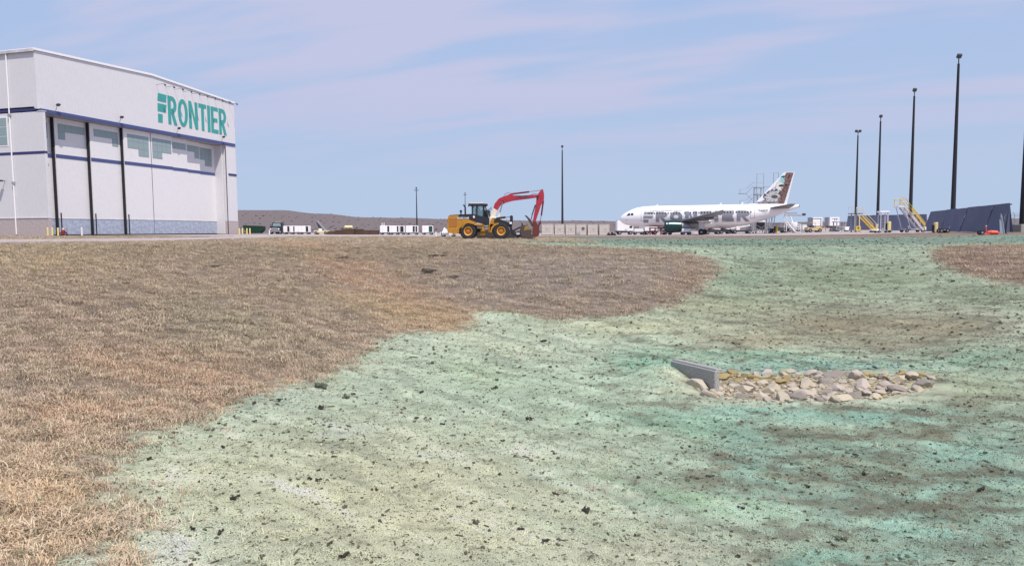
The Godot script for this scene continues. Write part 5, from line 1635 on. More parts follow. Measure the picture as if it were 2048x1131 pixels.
	bx("arm", Vector3(0.4, 3.55, 0), Vector3(4.2, 0.28, 0.3), M.grey_paint, t, 0.03)
	bx("upper_arm", Vector3(-0.4, 4.0, 0), Vector3(2.6, 0.24, 0.26), M.steel, t, 0.03)
	cy("riser", Vector3(0.1, 1.9, 0), Vector3(-0.6, 3.5, 0), 0.14, M.equip_white, t)
	bx("basket", Vector3(2.4, 3.7, 0), Vector3(0.5, 0.5, 0.9), M.dark_grey, t, 0.04)
	wheels(t, [-0.9, 0.9], [-0.9, 0.9], 0.42, 0.3)
	stairs("white rolling steps leaning towards the tail cone", Vector3(54.76, 0.45, -138.00), -1.0, 2.0, 2.4, M.equip_white, M.equip_white, 6)
	rack("white open storage rack right of the rolling steps", Vector3(56.04, 0.48, -138.00))
	t = thing("covered_cart", "white tapered cover on a grey frame left of the yellow tug", "cover", Vector3(57.41, 0.50, -138.00))
	pr("cover", [Vector2(-0.3, 0.5), Vector2(0.7, 0.5), Vector2(0.4, 1.5), Vector2(-0.35, 1.5)], -0.5, 0.5, M.equip_white, t)
	bx("frame", Vector3(0, 0.35, 0), Vector3(1.5, 0.5, 1.0), M.grey_paint, t, 0.05)
	tractor("yellow tug parked in front of a white box container", Vector3(58.09, 0.52, -135.00), M.tan, M.equip_yellow, 2.8)
	t = thing("windshield_cart", "white framed panel cart standing above the yellow tug", "cart", Vector3(62.14, 0.60, -143.00))
	bx("panel", Vector3(0, 2.1, 0), Vector3(1.6, 0.9, 0.2), M.equip_white, t, 0.03)
	bx("top_bar", Vector3(0, 2.65, 0), Vector3(1.9, 0.14, 0.2), M.dark_grey, t)
	for x in [-0.9, 0.9]:
		bx("post", Vector3(x, 1.3, 0), Vector3(0.12, 2.6, 0.12), M.dark_grey, t)
	bx("base", Vector3(0, 0.3, 0), Vector3(2.2, 0.35, 1.2), M.rust_red, t, 0.04)
	box_container("white box container behind the yellow tug", Vector3(71.47, 0.63, -165.00))
	box_container("white box container left of the yellow stairs", Vector3(75.47, 0.64, -165.00))
	t = thing("barrier_row", "row of pinkish concrete barriers below the white containers", "barriers", Vector3(63.14, 0.60, -140.00))
	for i in 4:
		pr("barrier", [Vector2(-1.5 + i * 0.95, 0), Vector2(-0.6 + i * 0.95, 0), Vector2(-0.68 + i * 0.95, 0.75), Vector2(-1.42 + i * 0.95, 0.75)], -0.25, 0.25, M.crate, t)
	scissor("cream folding stand with open legs left of the yellow stairs", Vector3(64.96, 0.61, -139.00), 1.7, 1.9)
	t = thing("wheeled_bin", "small white bin on wheels left of the yellow stairs", "bin", Vector3(65.40, 0.61, -137.00))
	pr("tub", [Vector2(-0.3, 0.25), Vector2(0.3, 0.25), Vector2(0.45, 0.95), Vector2(-0.45, 0.95)], -0.35, 0.35, M.equip_white, t)
	wheels(t, [-0.22, 0.22], [-0.25, 0.25], 0.13, 0.08)

func b_cyl(t: Node, r: float, h: float, m: Material) -> void:
	var b := MB.new()
	b.lathe(Vector3.ZERO, Vector3.UP, [Vector2(0, r), Vector2(h - r, r), Vector2(h - 0.1, r * 0.6), Vector2(h, 0.05)], 12)
	obj("body", b, m, t)
	cy("valve", Vector3(0, h - 0.05, 0), Vector3(0, h + 0.12, 0), 0.05, M.dark_grey, t)

func box_truck(label: String, at: Vector3, turn: float, w: float, h: float, steps: bool) -> void:
	var t := thing("box_truck", label, "truck", at, turn)
	bx("cargo_box", Vector3(-0.3, 0.85 + (h - 0.85) / 2, 0), Vector3(w, h - 0.85, 2.2), M.equip_white, t, 0.05)
	bx("roof_cap", Vector3(-0.3, h + 0.03, 0), Vector3(w * 0.96, 0.08, 2.1), M.grey_paint, t)
	bx("cab", Vector3(w / 2 + 0.35, 1.35, 0), Vector3(1.3, 1.3, 2.0), M.equip_white, t, 0.12)
	bx("window", Vector3(w / 2 + 0.45, 1.65, 1.01), Vector3(0.6, 0.45, 0.02), M.glass_dark, t)
	bx("chassis", Vector3(0.2, 0.6, 0), Vector3(w + 1.4, 0.3, 1.6), M.dark_grey, t)
	wheels(t, [-w * 0.38, w / 2 + 0.4], [-0.9, 0.9], 0.42, 0.28)
	if steps:
		cy("ladder", Vector3(0.9, 0.1, 1.3), Vector3(0.4, 1.3, 1.2), 0.05, M.grey_paint, t)

func box_container(label: String, at: Vector3) -> void:
	var t := thing("box_container", label, "container", at, 0.0, "white box containers")
	bx("body", Vector3(0, 2.2, 0), Vector3(2.3, 2.0, 2.2), M.equip_white, t, 0.05)
	bx("end_frame", Vector3(-1.25, 2.2, 0), Vector3(0.35, 2.1, 2.2), M.grey_paint, t, 0.03)
	bx("door_bar", Vector3(0.1, 2.9, 1.13), Vector3(1.5, 0.1, 0.04), M.grey_paint, t)
	for x in [0.0, 0.4]:
		bx("latch", Vector3(x, 2.65, 1.13), Vector3(0.1, 0.4, 0.05), M.dark_grey, t)
	bx("chassis", Vector3(0, 1.05, 0), Vector3(2.4, 0.25, 1.8), M.rust_red, t)
	wheels(t, [-0.7, 0.7], [-0.8, 0.8], 0.45, 0.25)

func tank_cart(label: String, at: Vector3, w: float) -> void:
	var t := thing("tank_cart", label, "cart", at, 0.0)
	bx("body", Vector3(0, 0.85, 0), Vector3(w, 0.7, 1.2), M.equip_white, t, 0.12)
	bx("frame", Vector3(0, 0.42, 0), Vector3(w * 1.05, 0.14, 1.1), M.dark_grey, t)
	bx("lid", Vector3(-w * 0.2, 1.24, 0), Vector3(w * 0.35, 0.1, 0.6), M.grey_paint, t)
	wheels(t, [-w * 0.36, w * 0.36], [-0.5, 0.5], 0.3)
	cy("tow_bar", Vector3(w / 2, 0.4, 0), Vector3(w / 2 + 0.7, 0.3, 0), 0.04, M.dark_grey, t)

func tractor(label: String, at: Vector3, m: Material, top: Material, w: float) -> void:
	var t := thing("tow_tractor", label, "tow tractor", at, 0.0)
	pr("body", [Vector2(-w / 2, 0.35), Vector2(w / 2, 0.35), Vector2(w / 2, 0.85), Vector2(w * 0.1, 1.0), Vector2(-w * 0.1, 0.85), Vector2(-w / 2, 0.95)], -0.8, 0.8, m, t)
	bx("bonnet", Vector3(w * 0.28, 1.0, 0), Vector3(w * 0.4, 0.2, 1.3), top, t, 0.04)
	bx("seat", Vector3(-w * 0.12, 1.1, 0), Vector3(0.5, 0.5, 1.0), M.dark_grey, t, 0.05)
	bx("cab_roof", Vector3(-w * 0.12, 1.85, 0), Vector3(0.95, 0.08, 1.3), top, t, 0.02)
	for s in [-1.0, 1.0]:
		cy("post", Vector3(-w * 0.12 + s * 0.42, 1.0, 0.6), Vector3(-w * 0.12 + s * 0.42, 1.83, 0.6), 0.03, M.dark_grey, t)
		cy("post", Vector3(-w * 0.12 + s * 0.42, 1.0, -0.6), Vector3(-w * 0.12 + s * 0.42, 1.83, -0.6), 0.03, M.dark_grey, t)
	wheels(t, [-w * 0.33, w * 0.33], [-0.75, 0.75], 0.36, 0.25)

func belt(label: String, at: Vector3, w: float) -> void:
	var t := thing("belt_loader", label, "belt loader", at, 0.0)
	bx("chassis", Vector3(0, 0.55, 0), Vector3(w, 0.4, 1.5), M.dark_grey, t, 0.05)
	pr("conveyor", [Vector2(-w * 0.5, 0.95), Vector2(w * 0.5, 1.6), Vector2(w * 0.5, 1.85), Vector2(-w * 0.5, 1.2)], -0.4, 0.4, M.equip_white, t)
	bx("cabin", Vector3(-w * 0.2, 1.1, 0.6), Vector3(0.8, 0.8, 0.5), M.equip_white, t, 0.06)
	cy("lift_strut", Vector3(w * 0.1, 0.7, 0.4), Vector3(w * 0.35, 1.55, 0.4), 0.06, M.steel, t)
	var r := MB.new()
	r.pipe([Vector3(-w * 0.2, 1.6, 0.45), Vector3(0.1, 2.25, 0.45), Vector3(w * 0.3, 2.35, 0.45), Vector3(w * 0.5, 1.85, 0.45)], 0.04)
	obj("hand_rail", r, M.grey_paint, t)
	wheels(t, [-w * 0.35, w * 0.35], [-0.75, 0.75], 0.38, 0.25)

func scissor(label: String, at: Vector3, w: float, h: float) -> void:
	var t := thing("work_stand", label, "work stand", at, 0.0)
	for x in [-w / 2, w / 2]:
		for z in [-0.7, 0.7]:
			bx("leg", Vector3(x, h / 2, z), Vector3(0.16, h, 0.16), M.grey_paint, t)
	bx("deck", Vector3(0, h, 0), Vector3(w + 0.5, 0.16, 1.7), M.grey_paint, t)
	bx("toe_rail", Vector3(0, 1.0, 0.7), Vector3(w, 0.1, 0.1), M.grey_paint, t)
	for s in [-1.0, 1.0]:
		cy("brace", Vector3(-s * w / 2, 0.2, 0.72), Vector3(s * w / 2, h * 0.6, 0.72), 0.05, M.steel, t)
	if w > 3.0:
		bx("equipment_box", Vector3(0, 1.5, 0.3), Vector3(w * 0.45, 1.4, 0.9), M.rubber_black, t, 0.06)
		bx("hood", Vector3(0, 2.4, 0.3), Vector3(w * 0.5, 0.35, 0.9), M.equip_white, t, 0.06)
	for x in [-w / 2, w / 2]:
		cy("wheel", Vector3(x, 0.12, 0.62), Vector3(x, 0.12, 0.78), 0.13, M.rubber_black, t)

func rack(label: String, at: Vector3) -> void:
	var t := thing("storage_rack", label, "rack", at, 0.0)
	for x in [-0.65, 0.65]:
		for z in [-0.4, 0.4]:
			bx("post", Vector3(x, 0.85, z), Vector3(0.12, 1.7, 0.12), M.equip_white, t)
	for y in [0.15, 0.65, 1.15, 1.65]:
		bx("shelf", Vector3(0, y, 0), Vector3(1.4, 0.1, 0.9), M.equip_white, t)

func stairs(label: String, at: Vector3, s: float, w: float, h: float, m: Material, rail: Material, n: int) -> void:
	# steps that climb towards s * x
	var t := thing("rolling_stairs", label, "stairs", at, 0.0)
	for z in [-0.55, 0.55]:
		pr("stringer", [Vector2(-s * w / 2, 0.2), Vector2(-s * w / 2 + s * 0.3, 0.2), Vector2(s * w / 2, h - 0.15), Vector2(s * w / 2, h + 0.1)], z - 0.05, z + 0.05, m, t)
		var r := MB.new()
		r.pipe([Vector3(-s * w / 2, 0.25, z), Vector3(-s * w / 2, 1.2, z), Vector3(s * w / 2, h + 1.05, z), Vector3(s * w / 2, h, z)], 0.035)
		r.pipe([Vector3(-s * w / 2, 0.75, z), Vector3(s * w / 2, h + 0.55, z)], 0.03)
		obj("hand_rail", r, rail, t)
	for i in n:
		var f := (i + 0.5) / n
		bx("step", Vector3(lerpf(-s * w / 2, s * w / 2, f), lerpf(0.25, h, f), 0), Vector3(w / n * 0.95, 0.06, 1.0), m, t)
	bx("leg", Vector3(s * (w / 2 - 0.1), h / 2, 0.5), Vector3(0.1, h, 0.1), m, t)
	bx("leg", Vector3(s * (w / 2 - 0.1), h / 2, -0.5), Vector3(0.1, h, 0.1), m, t)
	wheels(t, [-w * 0.4, w * 0.4], [-0.5, 0.5], 0.16, 0.1)

func tall_dock(label: String, at: Vector3) -> void:
	var t := thing("tail_dock", label, "scaffold", at, 0.0)
	for x in [-0.85, 0.0, 0.7]:
		for z in [-0.8, 0.8]:
			bx("upright", Vector3(x, 5.0 if x != 0.0 else 4.4, z), Vector3(0.14, 10.0 if x != 0.0 else 8.8, 0.14), M.grey_paint, t)
	for y in [8.4, 10.0]:
		bx("platform", Vector3(0, y, 0), Vector3(1.9, 0.18, 1.9), M.grey_paint, t)
	for y in [11.0, 13.0]:
		var r := MB.new()
		r.pipe([Vector3(-0.8, y, 0.8), Vector3(0.7, y, 0.8)], 0.04)
		obj("rail", r, M.steel, t)
	for x in [-0.8, 0.7]:
		cy("rail_post", Vector3(x, 10, 0.8), Vector3(x, 13.1, 0.8), 0.045, M.steel, t)
	# side galleries with their stairs
	for q in [[-3.4, 6.2, -1.0], [-3.4, 8.7, -1.0]]:
		bx("landing", Vector3(q[0] - 0.4, q[1], 0), Vector3(1.4, 0.1, 1.4), M.steel, t)
		var g := MB.new()
		g.pipe([Vector3(q[0] - 1.1, q[1], 0.7), Vector3(q[0] - 1.1, q[1] + 1.0, 0.7), Vector3(q[0] + 0.3, q[1] + 1.0, 0.7), Vector3(-1.6, q[1] + 2.4, 0.7), Vector3(-0.9, q[1] + 2.4, 0.7)], 0.04)
		g.pipe([Vector3(q[0] + 0.3, q[1], 0.7), Vector3(-1.6, q[1] + 1.6, 0.7), Vector3(-0.9, q[1] + 1.6, 0.7)], 0.05)
		g.pipe([Vector3(-1.6, q[1] - 1.6, 0.7), Vector3(q[0] + 0.2, q[1], 0.7)], 0.045)
		obj("stair_rail", g, M.steel, t)
	for x in [2.9, 4.0]:
		cy("rail_post", Vector3(x, 10.0, 0.8), Vector3(x, 13.2, 0.8), 0.05, M.steel, t)
	var h := MB.new()
	h.pipe([Vector3(0.7, 10.2, 0.8), Vector3(4.0, 10.2, 0.8)], 0.07)
	h.pipe([Vector3(2.9, 13.2, 0.8), Vector3(4.0, 13.2, 0.8)], 0.05)
	obj("gallery_beam", h, M.steel, t)
	for s in [-1.0, 1.0]:
		cy("brace", Vector3(-0.85, 1.0, 0.8), Vector3(0.7, 8.0, 0.8), 0.05, M.steel, t)
		break

func right_equipment() -> void:
	# yellow maintenance stairs with a tall platform
	var t := thing("yellow_stairs", "yellow steel stairs with a high platform in front of the low blast fence", "stairs", Vector3(59.93, 0.56, -120.00))
	var up := [-1.55, -0.75]
	for x in up:
		for z in [-0.6, 0.6]:
			bx("leg", Vector3(x, 1.6, z), Vector3(0.11, 3.2, 0.11), M.pale_yellow if x > -1.0 else M.grey_paint, t)
	bx("platform", Vector3(-1.15, 3.15, 0), Vector3(1.9, 0.12, 1.4), M.dark_grey, t)
	bx("control_box", Vector3(-0.95, 0.62, 0.62), Vector3(0.85, 0.8, 0.2), M.equip_yellow, t, 0.03)
	pr("emblem", [Vector2(-1.15, 0.85), Vector2(-0.75, 0.85), Vector2(-0.95, 0.45)], 0.725, 0.735, M.dark_grey, t)
	for z in [-0.6, 0.6]:
		pr("stringer", [Vector2(-0.4, 2.75), Vector2(-0.1, 2.75), Vector2(2.1, 0.55), Vector2(2.1, 0.25), Vector2(1.9, 0.3)], z - 0.05, z + 0.05, M.equip_yellow, t)
		var r := MB.new()
		r.pipe([Vector3(-0.75, 3.2, z), Vector3(-0.75, 4.25, z), Vector3(-0.35, 4.0, z), Vector3(2.2, 1.35, z), Vector3(2.2, 0.3, z)], 0.04)
		obj("hand_rail", r, M.pale_yellow, t)
	for i in 10:
		bx("step", Vector3(-0.25 + i * 0.245, 2.62 - i * 0.24, 0), Vector3(0.26, 0.05, 1.15), M.equip_yellow, t)
	var rr := MB.new()
	for p in [[-2.05, 0.65], [-2.05, -0.65], [-0.3, 0.65]]:
		rr.pipe([Vector3(p[0], 3.2, p[1]), Vector3(p[0], 4.25, p[1])], 0.03)
	rr.pipe([Vector3(-2.05, 4.25, 0.65), Vector3(-2.05, 4.25, -0.65)], 0.03)
	obj("guard_rail", rr, M.rail_lavender, t)
	bx("base_rail", Vector3(0.3, 0.28, 0.6), Vector3(4.0, 0.1, 0.1), M.pale_yellow, t)
	bx("base_rail", Vector3(0.3, 0.28, -0.6), Vector3(4.0, 0.1, 0.1), M.pale_yellow, t)
	bx("end_post", Vector3(2.35, 0.8, 0.3), Vector3(0.28, 1.1, 0.28), M.bollard_yellow, t, 0.03)
	wheels(t, [-1.5, -0.7, 2.2], [-0.6, 0.6], 0.16, 0.1)
	# white rolling stand
	t = thing("white_lift_stand", "white rolling work stand with ladder rungs between yellow stairs and airstair", "work stand", Vector3(61.37, 0.59, -116.00))
	bx("top_tray", Vector3(0, 3.3, 0), Vector3(1.5, 0.22, 1.2), M.equip_white, t, 0.05)
	for x in [-0.55, 0.55]:
		for z in [-0.4, 0.4]:
			bx("upright", Vector3(x, 1.7, z), Vector3(0.1, 3.2, 0.1), M.rail_lavender, t)
	for i in 9:
		bx("rung", Vector3(0, 0.5 + i * 0.24, 0.42), Vector3(1.1, 0.05, 0.06), M.grey_paint, t)
	cy("side_pole", Vector3(0.75, 0.2, 0.3), Vector3(0.72, 3.7, 0.3), 0.04, M.rail_lavender, t)
	bx("base", Vector3(0.1, 0.25, 0), Vector3(1.8, 0.2, 1.3), M.grey_paint, t, 0.03)
	wheels(t, [-0.6, 0.8], [-0.55, 0.55], 0.16, 0.1)
	# low cream trailer with an upright yellow box
	t = thing("low_trailer", "low cream trailer with fittings in front of the blast fence", "trailer", Vector3(57.02, 0.50, -108.00))
	bx("deck", Vector3(0.1, 0.32, 0), Vector3(2.5, 0.14, 1.2), M.cream, t, 0.03)
	for x in [-0.7, 0.0, 0.2]:
		cy("peg", Vector3(x, 0.38, 0.2), Vector3(x, 0.75, 0.2), 0.05, M.equip_white, t)
	cy("tow_bar", Vector3(-1.1, 0.3, 0), Vector3(-1.9, 0.25, 0), 0.06, M.dark_grey, t)
	wheels(t, [-0.7, 0.9], [-0.55, 0.55], 0.2, 0.14)
	t = thing("call_box", "upright yellow box behind the low cream trailer", "cabinet", Vector3(59.17, 0.54, -110.00))
	bx("cabinet", Vector3(0, 1.0, 0), Vector3(0.5, 1.4, 0.45), M.pale_yellow, t, 0.04)
	bx("door", Vector3(0.02, 1.05, 0.235), Vector3(0.3, 1.0, 0.02), M.bollard_yellow, t)
	bx("plinth", Vector3(0, 0.15, 0), Vector3(0.6, 0.34, 0.55), M.concrete, t)
	bx("post", Vector3(-0.34, 0.85, -0.1), Vector3(0.16, 1.2, 0.16), M.rubber_black, t)
	t = thing("cone_box", "white and yellow box by the foot of the yellow stairs", "box", Vector3(58.45, 0.53, -113.00))
	bx("box", Vector3(0, 0.35, 0), Vector3(1.2, 0.35, 0.8), M.cream, t, 0.04)
	wheels(t, [-0.4, 0.4], [-0.35, 0.35], 0.17, 0.1)
	# airstair with orange-yellow rails
	t = thing("airstair", "tall white airstair with orange-yellow handrails climbing to the left", "airstair", Vector3(60.27, 0.56, -106.00))
	for z in [-0.75, 0.75]:
		pr("stringer", [Vector2(1.35, 0.3), Vector2(1.7, 0.3), Vector2(-1.15, 3.75), Vector2(-1.4, 3.95), Vector2(-1.4, 3.65)], z - 0.06, z + 0.06, M.rail_lavender, t)
		var r := MB.new()
		r.pipe([Vector3(1.75, 0.4, z), Vector3(1.75, 1.4, z), Vector3(-1.2, 4.95, z), Vector3(-2.1, 4.95, z), Vector3(-2.1, 3.95, z)], 0.055)
		r.pipe([Vector3(1.75, 0.9, z), Vector3(-1.2, 4.45, z), Vector3(-2.1, 4.45, z)], 0.045)
		for k in 5:
			var f := k / 5.0
			r.pipe([Vector3(lerpf(1.6, -1.2, f), lerpf(0.45, 3.85, f), z), Vector3(lerpf(1.6, -1.2, f), lerpf(1.55, 4.95, f), z)], 0.04)
		obj("hand_rail", r, M.equip_yellow, t)
		pr("rail_panel", [Vector2(1.7, 0.95), Vector2(1.7, 1.3), Vector2(-0.3, 3.75), Vector2(-0.3, 3.4)], z - 0.02, z + 0.02, M.equip_yellow, t)
	for i in 16:
		var f := (i + 0.5) / 16.0
		bx("step", Vector3(lerpf(1.5, -1.25, f), lerpf(0.4, 3.75, f), 0), Vector3(0.19, 0.05, 1.4), M.grey_paint, t)
	bx("platform", Vector3(-1.75, 3.85, 0), Vector3(1.1, 0.14, 1.6), M.equip_white, t)
	bx("canopy_plate", Vector3(-1.5, 5.05, 0.7), Vector3(0.5, 0.3, 0.05), M.tan, t)
	var br := MB.new()
	br.pipe([Vector3(-1.4, 3.7, 0.7), Vector3(-0.3, 0.5, 0.7)], 0.06)
	br.pipe([Vector3(-1.9, 3.8, -0.7), Vector3(-0.9, 0.5, -0.7)], 0.06)
	br.pipe([Vector3(-1.4, 3.75, 0.7), Vector3(-0.6, 2.6, 0.7)], 0.05)
	obj("support_leg", br, M.rail_lavender, t)
	bx("chassis", Vector3(0.3, 0.42, 0), Vector3(3.0, 0.2, 1.5), M.grey_paint, t, 0.03)
	bx("motor_box", Vector3(1.75, 0.55, 0.2), Vector3(0.7, 0.5, 0.8), M.equip_white, t, 0.05)
	wheels(t, [-0.9, 1.5], [-0.7, 0.7], 0.26, 0.18)
	t = thing("call_box", "upright yellow box against the long blast fence", "cabinet", Vector3(58.68, 0.48, -97.00))
	bx("cabinet", Vector3(0, 0.85, 0), Vector3(0.42, 1.25, 0.4), M.pale_yellow, t, 0.04)
	bx("door", Vector3(0.02, 0.9, 0.21), Vector3(0.26, 0.9, 0.02), M.bollard_yellow, t)
	bx("plinth", Vector3(0, 0.12, 0), Vector3(0.5, 0.26, 0.48), M.concrete, t)
	bx("post", Vector3(-0.34, 0.6, -0.1), Vector3(0.2, 1.0, 0.2), M.rubber_black, t)
	t = thing("hand_cart", "dark wheeled hand cart right of the yellow box", "cart", Vector3(59.03, 0.49, -96.00))
	bx("tray", Vector3(0.2, 0.42, 0), Vector3(0.9, 0.1, 0.6), M.grey_paint, t)
	cy("handle", Vector3(0.65, 0.4, 0.2), Vector3(0.85, 0.9, 0.2), 0.03, M.grey_paint, t)
	wheels(t, [-0.35, 0.5], [-0.3, 0.3], 0.3, 0.12)
	# orange-red tow cart
	t = thing("tow_cart", "orange-red tow cart with upright handle before the blast fence", "tow cart", Vector3(52.97, 0.36, -78.00))
	var b := MB.new()
	b.lathe(Vector3(-0.1, 0.26, 0), Vector3(0.96, 0.0, 0.28).normalized(), [Vector2(0, 0.0), Vector2(0.05, 0.18), Vector2(0.4, 0.26), Vector2(1.0, 0.22), Vector2(1.25, 0.0)], 12)
	obj("tank", b, M.orange_red, t)
	bx("frame", Vector3(0.3, 0.1, 0), Vector3(1.9, 0.12, 0.5), M.orange_red, t, 0.02)
	cy("handle", Vector3(-0.25, 0.1, 0.1), Vector3(-0.27, 0.95, 0.1), 0.06, M.orange_red, t)
	cy("grip", Vector3(-0.27, 0.95, 0.1), Vector3(-0.27, 1.06, 0.1), 0.08, M.cream, t)
	wheels(t, [-0.75], [-0.2, 0.2], 0.26, 0.14)

# ------------------------------------------------------------------ riprap pool, clods, mulch, grass

func boulder(sd: int, flat := 0.6, rings := 8, seg := 12) -> ArrayMesh:   # an angular broken stone
	var r := RandomNumberGenerator.new()
	r.seed = sd
	var cuts := []
	for i in 12:
		var d := Vector3(r.randfn(), r.randfn() * 0.8, r.randfn()).normalized()
		cuts.append([d, r.randf_range(0.42, 0.78)])
	var b := MB.new()
	var f := func(i: int, j: int) -> Vector3:
		var th := PI * i / rings
		var ph := TAU * (j % seg) / seg
		var d := Vector3(sin(th) * cos(ph), cos(th), sin(th) * sin(ph))
		var k := 1.0
		for c in cuts:
			var q: float = d.dot(c[0])
			if q > 0.05: k = minf(k, c[1] / q)
		return d * k * Vector3(0.5, 0.5 * flat, 0.5)
	for i in rings:
		for j in seg:
			if i > 0: b.tri(f.call(i, j), f.call(i, j + 1), f.call(i + 1, j))
			if i < rings - 1: b.tri(f.call(i, j + 1), f.call(i + 1, j + 1), f.call(i + 1, j))
	return b.mesh()

const POOL := [Vector2(3.49,-15.12),Vector2(3.46,-12.74),Vector2(4.31,-12.52),Vector2(5.20,-12.48),Vector2(6.69,-12.74),Vector2(7.99,-13.22),Vector2(8.49,-13.92),Vector2(8.60,-14.42),Vector2(7.23,-14.82),Vector2(5.62,-14.80),Vector2(4.43,-14.78),Vector2(3.90,-15.22)]

func riprap() -> void:
	var stones := []
	for i in 7: stones.append(boulder(100 + i, 0.5 + 0.05 * i, 18, 30))
	var kinds := [M.rock_pale, M.rock_pale, M.rock_pink, M.rock_grey, M.rock_pink]
	var poly := PackedVector2Array(POOL)
	var put_at := []
	# the pieces one can tell apart by their look first: x, z, size, stone, tint, label
	var own := [[3.62, -13.45, 0.62, 0, M.rock_pale, "large flat pale slab leaning below the concrete headwall"], [4.35, -14.35, 0.42, 1, M.rock_ochre, "ochre-stained rock just right of the headwall's top"], [4.95, -14.45, 0.46, 2, M.rock_ochre, "mustard-stained rock at the back of the stone pool"], [5.0, -13.9, 0.40, 3, M.rock_pale, "pale wedge-shaped rock in front of the mustard-stained rocks"], [5.9, -13.85, 0.58, 4, M.rock_pale, "longest pale flat rock in the middle of the pool"], [6.75, -14.5, 0.48, 5, M.rock_grey, "dark grey rock standing at the pool's back edge"], [7.75, -13.9, 0.46, 6, M.rock_pale, "pale rock lit on top near the pool's right end"], [8.2, -14.15, 0.40, 1, M.rock_pale, "pale rock at the pool's far right corner"], [8.0, -13.55, 0.5, 3, M.rock_grey, "brown-grey broad rock at the pool's right end"], [5.3, -12.75, 0.36, 2, M.rock_grey, "dark rock alone at the pool's front edge"]]
	for q in own:
		put_at.append(Vector3(q[0], q[2] * 0.5, q[1]))
		stone(q[0], q[1], q[2], stones[q[3]], q[4], q[5], "")
	var n := 0
	var tries := 0
	while n < 150 and tries < 9000:
		tries += 1
		var p := Vector2(rng.randf_range(3.3, 8.7), rng.randf_range(-15.2, -12.4))
		var s := rng.randf_range(0.22, 0.52) if n < 75 else rng.randf_range(0.10, 0.24)
		if not Geometry2D.is_point_in_polygon(p, poly): continue
		var ok := true
		for e in put_at:
			if Vector2(e.x - p.x, e.z - p.y).length() < (e.y + s * 0.5) * 0.70: ok = false
		if p.x < 4.0 and p.y < -13.5: ok = false
		if not ok: continue
		put_at.append(Vector3(p.x, s * 0.5, p.y))
		var stain := p.y < -14.0 and (p.x < 6.0 or p.x > 7.2) and rng.randf() < 0.55
		stone(p.x, p.y, s, stones[rng.randi() % 7], M.rock_ochre if stain else kinds[rng.randi() % 5], rock_label(p, s, stain), "riprap rocks in the pool")
		n += 1
	# rim stones dusted by the spray
	for i in 34:
		var a := rng.randf_range(3.6, 8.6)
		var z := -15.05 - rng.randf() * 0.5 + 0.04 * absf(a - 6.0)
		stone(a, z, (0.2 if i % 2 else 0.12) * rng.randf_range(0.85, 1.15), stones[rng.randi() % 7], M.rock_dusted, ("%s rock dusted with turquoise spray behind the pool, %s" % ["small" if i % 2 else "tiny", "left of its centre" if a < 5.3 else ("at its centre" if a < 7.0 else "towards its right end")]), "sprayed rocks behind the pool")
	# headwall: a concrete slab whose far end is buried
	var t := thing("concrete_headwall", "tilted grey concrete slab half buried at the pool's left end", "headwall", Vector3(3.66, lay(3.66, -13.95) - 0.02, -13.95), deg_to_rad(-72.0))
	var b := MB.new()
	b.x = Transform3D(Basis(Vector3.BACK, 0.05), Vector3.ZERO)
	b.cbox(Vector3(0, 0.0, 0), Vector3(1.6, 0.62, 0.11), 0.015)
	obj("slab", b, M.concrete, t)
	b = MB.new()
	b.x = Transform3D(Basis(Vector3.BACK, 0.05), Vector3.ZERO)
	b.cbox(Vector3(0, 0.315, -0.06), Vector3(1.58, 0.05, 0.14), 0.01)
	obj("lip", b, M.concrete, t)

func rock_label(p: Vector2, s: float, stain: bool) -> String:
	var size := "big" if s > 0.38 else ("mid-sized" if s > 0.24 else "small")
	var row := "at the pool's back edge" if p.y < -14.2 else ("along the pool's front edge" if p.y > -13.2 else "in the pool's middle row")
	var part := "next to the headwall" if p.x < 4.6 else ("left of the pool's centre" if p.x < 5.7 else ("right of the pool's centre" if p.x < 7.2 else "near the pool's right end"))
	return "%s %s rock %s, %s" % [size, "ochre-stained" if stain else "pale broken", row, part]

func stone(x: float, z: float, s: float, m: Mesh, mt: Material, label: String, group: String) -> void:
	var o := put("riprap_rock", m, mt, self)
	tag(o, label, "rock", group)
	o.transform = Transform3D(Basis(Vector3.UP, rng.randf() * TAU) * Basis(Vector3.RIGHT, rng.randf_range(-0.35, 0.35)), Vector3(x, height(x, z) + s * 0.03, z))
	o.scale = Vector3(s * rng.randf_range(0.95, 1.25), s * rng.randf_range(0.8, 1.05), s * rng.randf_range(0.75, 1.0))

